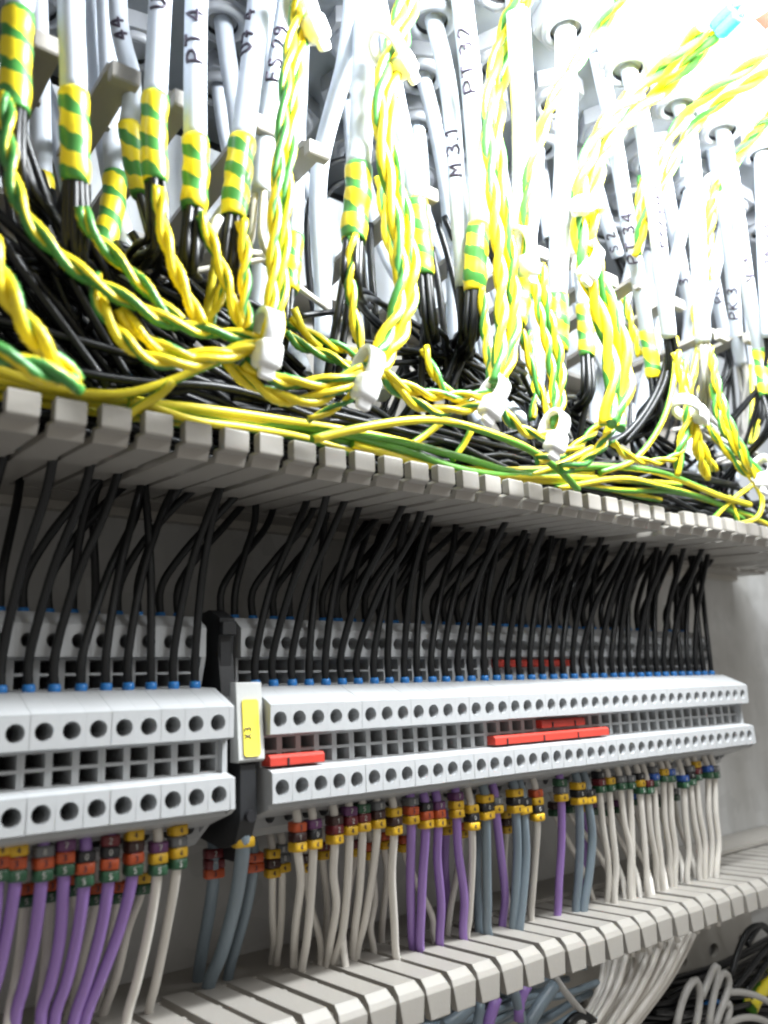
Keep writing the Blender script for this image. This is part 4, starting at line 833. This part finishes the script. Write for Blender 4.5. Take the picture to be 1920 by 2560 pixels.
# ------------------------------------------------------------------ single earth wires along the duct front
C = 180
EW = [[(-40, 912, C-2), (150, 972, C-2), (300, 985, C-3), (420, 955, C-5), (520, 912, C-8), (620, 880, C-12)],
      [(-40, 938, C), (200, 985, C), (400, 1012, C), (600, 1052, C), (800, 1072, C), (1000, 1122, C), (1200, 1182, C), (1500, 1196, C), (1700, 1212, C+2)],
      [(-40, 955, C+3), (200, 1002, C+3), (420, 1040, C+3), (640, 1062, C+3), (850, 1100, C+3), (1050, 1152, C+3), (1250, 1190, C+3), (1450, 1212, C+4), (1650, 1250, C+5)],
      [(320, 1005, C-1), (500, 1022, C-1), (700, 1050, C-1), (950, 1092, C-1), (1150, 1142, C-1), (1300, 1182, C), (1480, 1180, C)],
      [(300, 1052, C-3), (345, 1020, C-4), (400, 985, C-6), (430, 955, C-6)],
      [(780, 1098, C-3), (900, 1070, C-5), (1040, 1050, C-7), (1150, 1060, C-7), (1300, 1112, C-6), (1395, 1172, C-5), (1445, 1225, C-3)],
      [(880, 1110, C+1), (1100, 1168, C+1), (1300, 1176, C), (1500, 1166, C-2), (1650, 1182, C-3), (1800, 1240, C-3), (1875, 1262, C-2)],
      [(1390, 1222, C), (1550, 1196, C-2), (1650, 1215, C-2), (1780, 1252, C-1), (1860, 1300, C)],
      [(1200, 1200, C+2), (1400, 1205, C+1), (1550, 1225, C), (1700, 1232, C), (1850, 1280, C), (1960, 1330, C)],
      [(1878, 1190, C-6), (1905, 1250, C-5), (1890, 1296, C-4), (1835, 1312, C-2)],
      [(1690, 845, 172), (1684, 950, 172), (1655, 1055, 173), (1590, 1145, 175), (1500, 1182, 178)],
      [(1878, 912, 186), (1880, 1010, 186), (1872, 1110, 187)],
      [(1748, 858, 170), (1732, 930, 170), (1712, 1000, 172)],
      [(1770, 862, 168), (1792, 950, 168), (1810, 1030, 170)],
      [(1000, 1130, C+3), (1060, 1090, C+1), (1110, 1050, C-2)], [(1130, 1150, C+3), (1160, 1110, C+1), (1180, 1070, C-2)],
      [(1905, 985, 198), (1895, 1060, 198), (1880, 1130, 199)], [(1780, 1300, C), (1830, 1250, C-2), (1900, 1200, C-3), (1950, 1160, C-3)],
      [(1850, 1330, C), (1840, 1290, C-1), (1820, 1240, C-1)], [(330, 1000, C-2), (480, 1050, C-2), (620, 1070, C-1), (760, 1095, C), (900, 1140, C+1)],
      [(550, 560, 176), (536, 660, 178), (520, 760, 180), (510, 830, 182)], [(735, 770, 186), (760, 830, 187), (800, 870, 188)],
      [(1480, 1120, C-3), (1400, 1160, C-2), (1320, 1190, C)], [(-30, 985, C+6), (120, 1010, C+6), (300, 1040, C+6), (470, 1062, C+6)]]
for i, q in enumerate(EW):
    long_ = len(q) > 6
    free_wire('wire', q, 1.3 if long_ else 1.15, M['earth'], 'long green-yellow earth wire lying along the front of the crammed duct' if long_ else 'short single green-yellow earth wire among the cords of the crammed duct', group='long earth wires' if long_ else 'short earth wires')

# ------------------------------------------------------------------ black wires in and above the upper duct
BW = [[(20, 270, 176), (60, 400, 178), (125, 590, 182), (235, 800, 186), (345, 985, 190)], [(40, 280, 178), (90, 430, 180), (165, 620, 184), (290, 830, 188), (420, 990, 192)],
      [(30, 275, 182), (70, 430, 184), (110, 600, 186), (180, 790, 190), (300, 990, 194)], [(-20, 560, 182), (60, 680, 182), (170, 830, 184), (270, 970, 186)], [(-20, 620, 184), (40, 740, 184), (130, 860, 186), (240, 980, 188)],
      [(-20, 520, 186), (110, 640, 186), (240, 780, 188), (400, 960, 190)], [(-20, 590, 188), (110, 720, 188), (220, 860, 190), (330, 1000, 190)], [(170, 460, 178), (150, 580, 184), (230, 760, 190), (380, 960, 194)],
      [(215, 460, 178), (225, 600, 184), (330, 780, 190), (480, 980, 196)], [(880, 392, 226), (812, 420, 226), (776, 500, 226), (768, 600, 226), (776, 720, 222), (800, 860, 215)], [(890, 440, 230), (830, 470, 230), (800, 530, 230), (790, 640, 226)],
      [(925, 560, 200), (928, 660, 200), (936, 760, 200), (950, 880, 202)], [(910, 540, 204), (905, 640, 204), (915, 760, 204), (925, 900, 206)], [(860, 690, 186), (845, 780, 188), (828, 880, 190), (815, 960, 194)], [(875, 700, 188), (865, 800, 190), (850, 900, 192), (840, 980, 196)],
      [(1060, 660, 190), (1065, 760, 190), (1058, 860, 192), (1050, 1000, 196)], [(1080, 620, 192), (1100, 740, 192), (1112, 860, 193), (1120, 1000, 198)], [(1095, 560, 194), (1125, 660, 194), (1150, 780, 194), (1160, 940, 198)],
      [(1110, 540, 196), (1150, 640, 196), (1170, 760, 196), (1175, 900, 198)], [(1180, 660, 186), (1178, 760, 186), (1150, 860, 188), (1110, 960, 190)], [(1190, 700, 184), (1186, 800, 185), (1160, 890, 188), (1120, 990, 190)],
      [(1480, 890, 184), (1470, 980, 186), (1455, 1060, 190), (1440, 1130, 195)], [(1685, 850, 174), (1660, 960, 178), (1610, 1050, 184), (1560, 1110, 190)], [(1680, 850, 176), (1640, 980, 182), (1570, 1080, 188), (1500, 1120, 194)]]
for q in BW:
    free_wire('wire', q, 1.25, M['black'], 'black wire dropping between the cables into the crammed duct', group='black wires dropping into the duct')
b = MB()
for i in range(330):
    y = rng.uniform(186, 254); zt = 66+rng.beta(1.3, 1.2)*(16+0.42*(y-184)); x0 = rng.uniform(-30, 330); L = rng.uniform(70, 190)
    q = []; z = zt; yy = y
    for k in range(6):
        q.append((x0+L*k/5, yy, z)); z = min(max(z+rng.uniform(-6, 6), 65), 68+16+0.42*(y-184)); yy = min(max(yy+rng.uniform(-7, 7), 184), 255)
    b.tube(spline(q, 6), 1.12, 6)
for i in range(70):
    x0 = rng.uniform(-10, 110); y = rng.uniform(196, 250); q = [(x0+rng.uniform(-6, 6), y, 138-rng.uniform(0, 22)), (x0+12, y+rng.uniform(-6, 6), 112), (x0+30+rng.uniform(0, 14), y+rng.uniform(-6, 4), 92), (x0+62+rng.uniform(0, 20), y+rng.uniform(-6, 4), 76)]
    b.tube(spline(q, 6), 1.15, 6)
for i in range(90):
    x0 = rng.uniform(80, 430); y = rng.uniform(205, 250); s = rng.choice([-1, 1]); q = [(x0, y, 130-rng.uniform(0, 20)), (x0+s*4, y+rng.uniform(-4, 4), 108), (x0+s*16, y+rng.uniform(-6, 4), 92), (x0+s*45, y+rng.uniform(-6, 4), 80)]
    b.tube(spline(q, 6), 1.15, 6)
built('black_wire_mass', b, M['black'], (200, 220, 80), kind='stuff', label='dense tangle of black wires filling the upper duct', cat='wires')
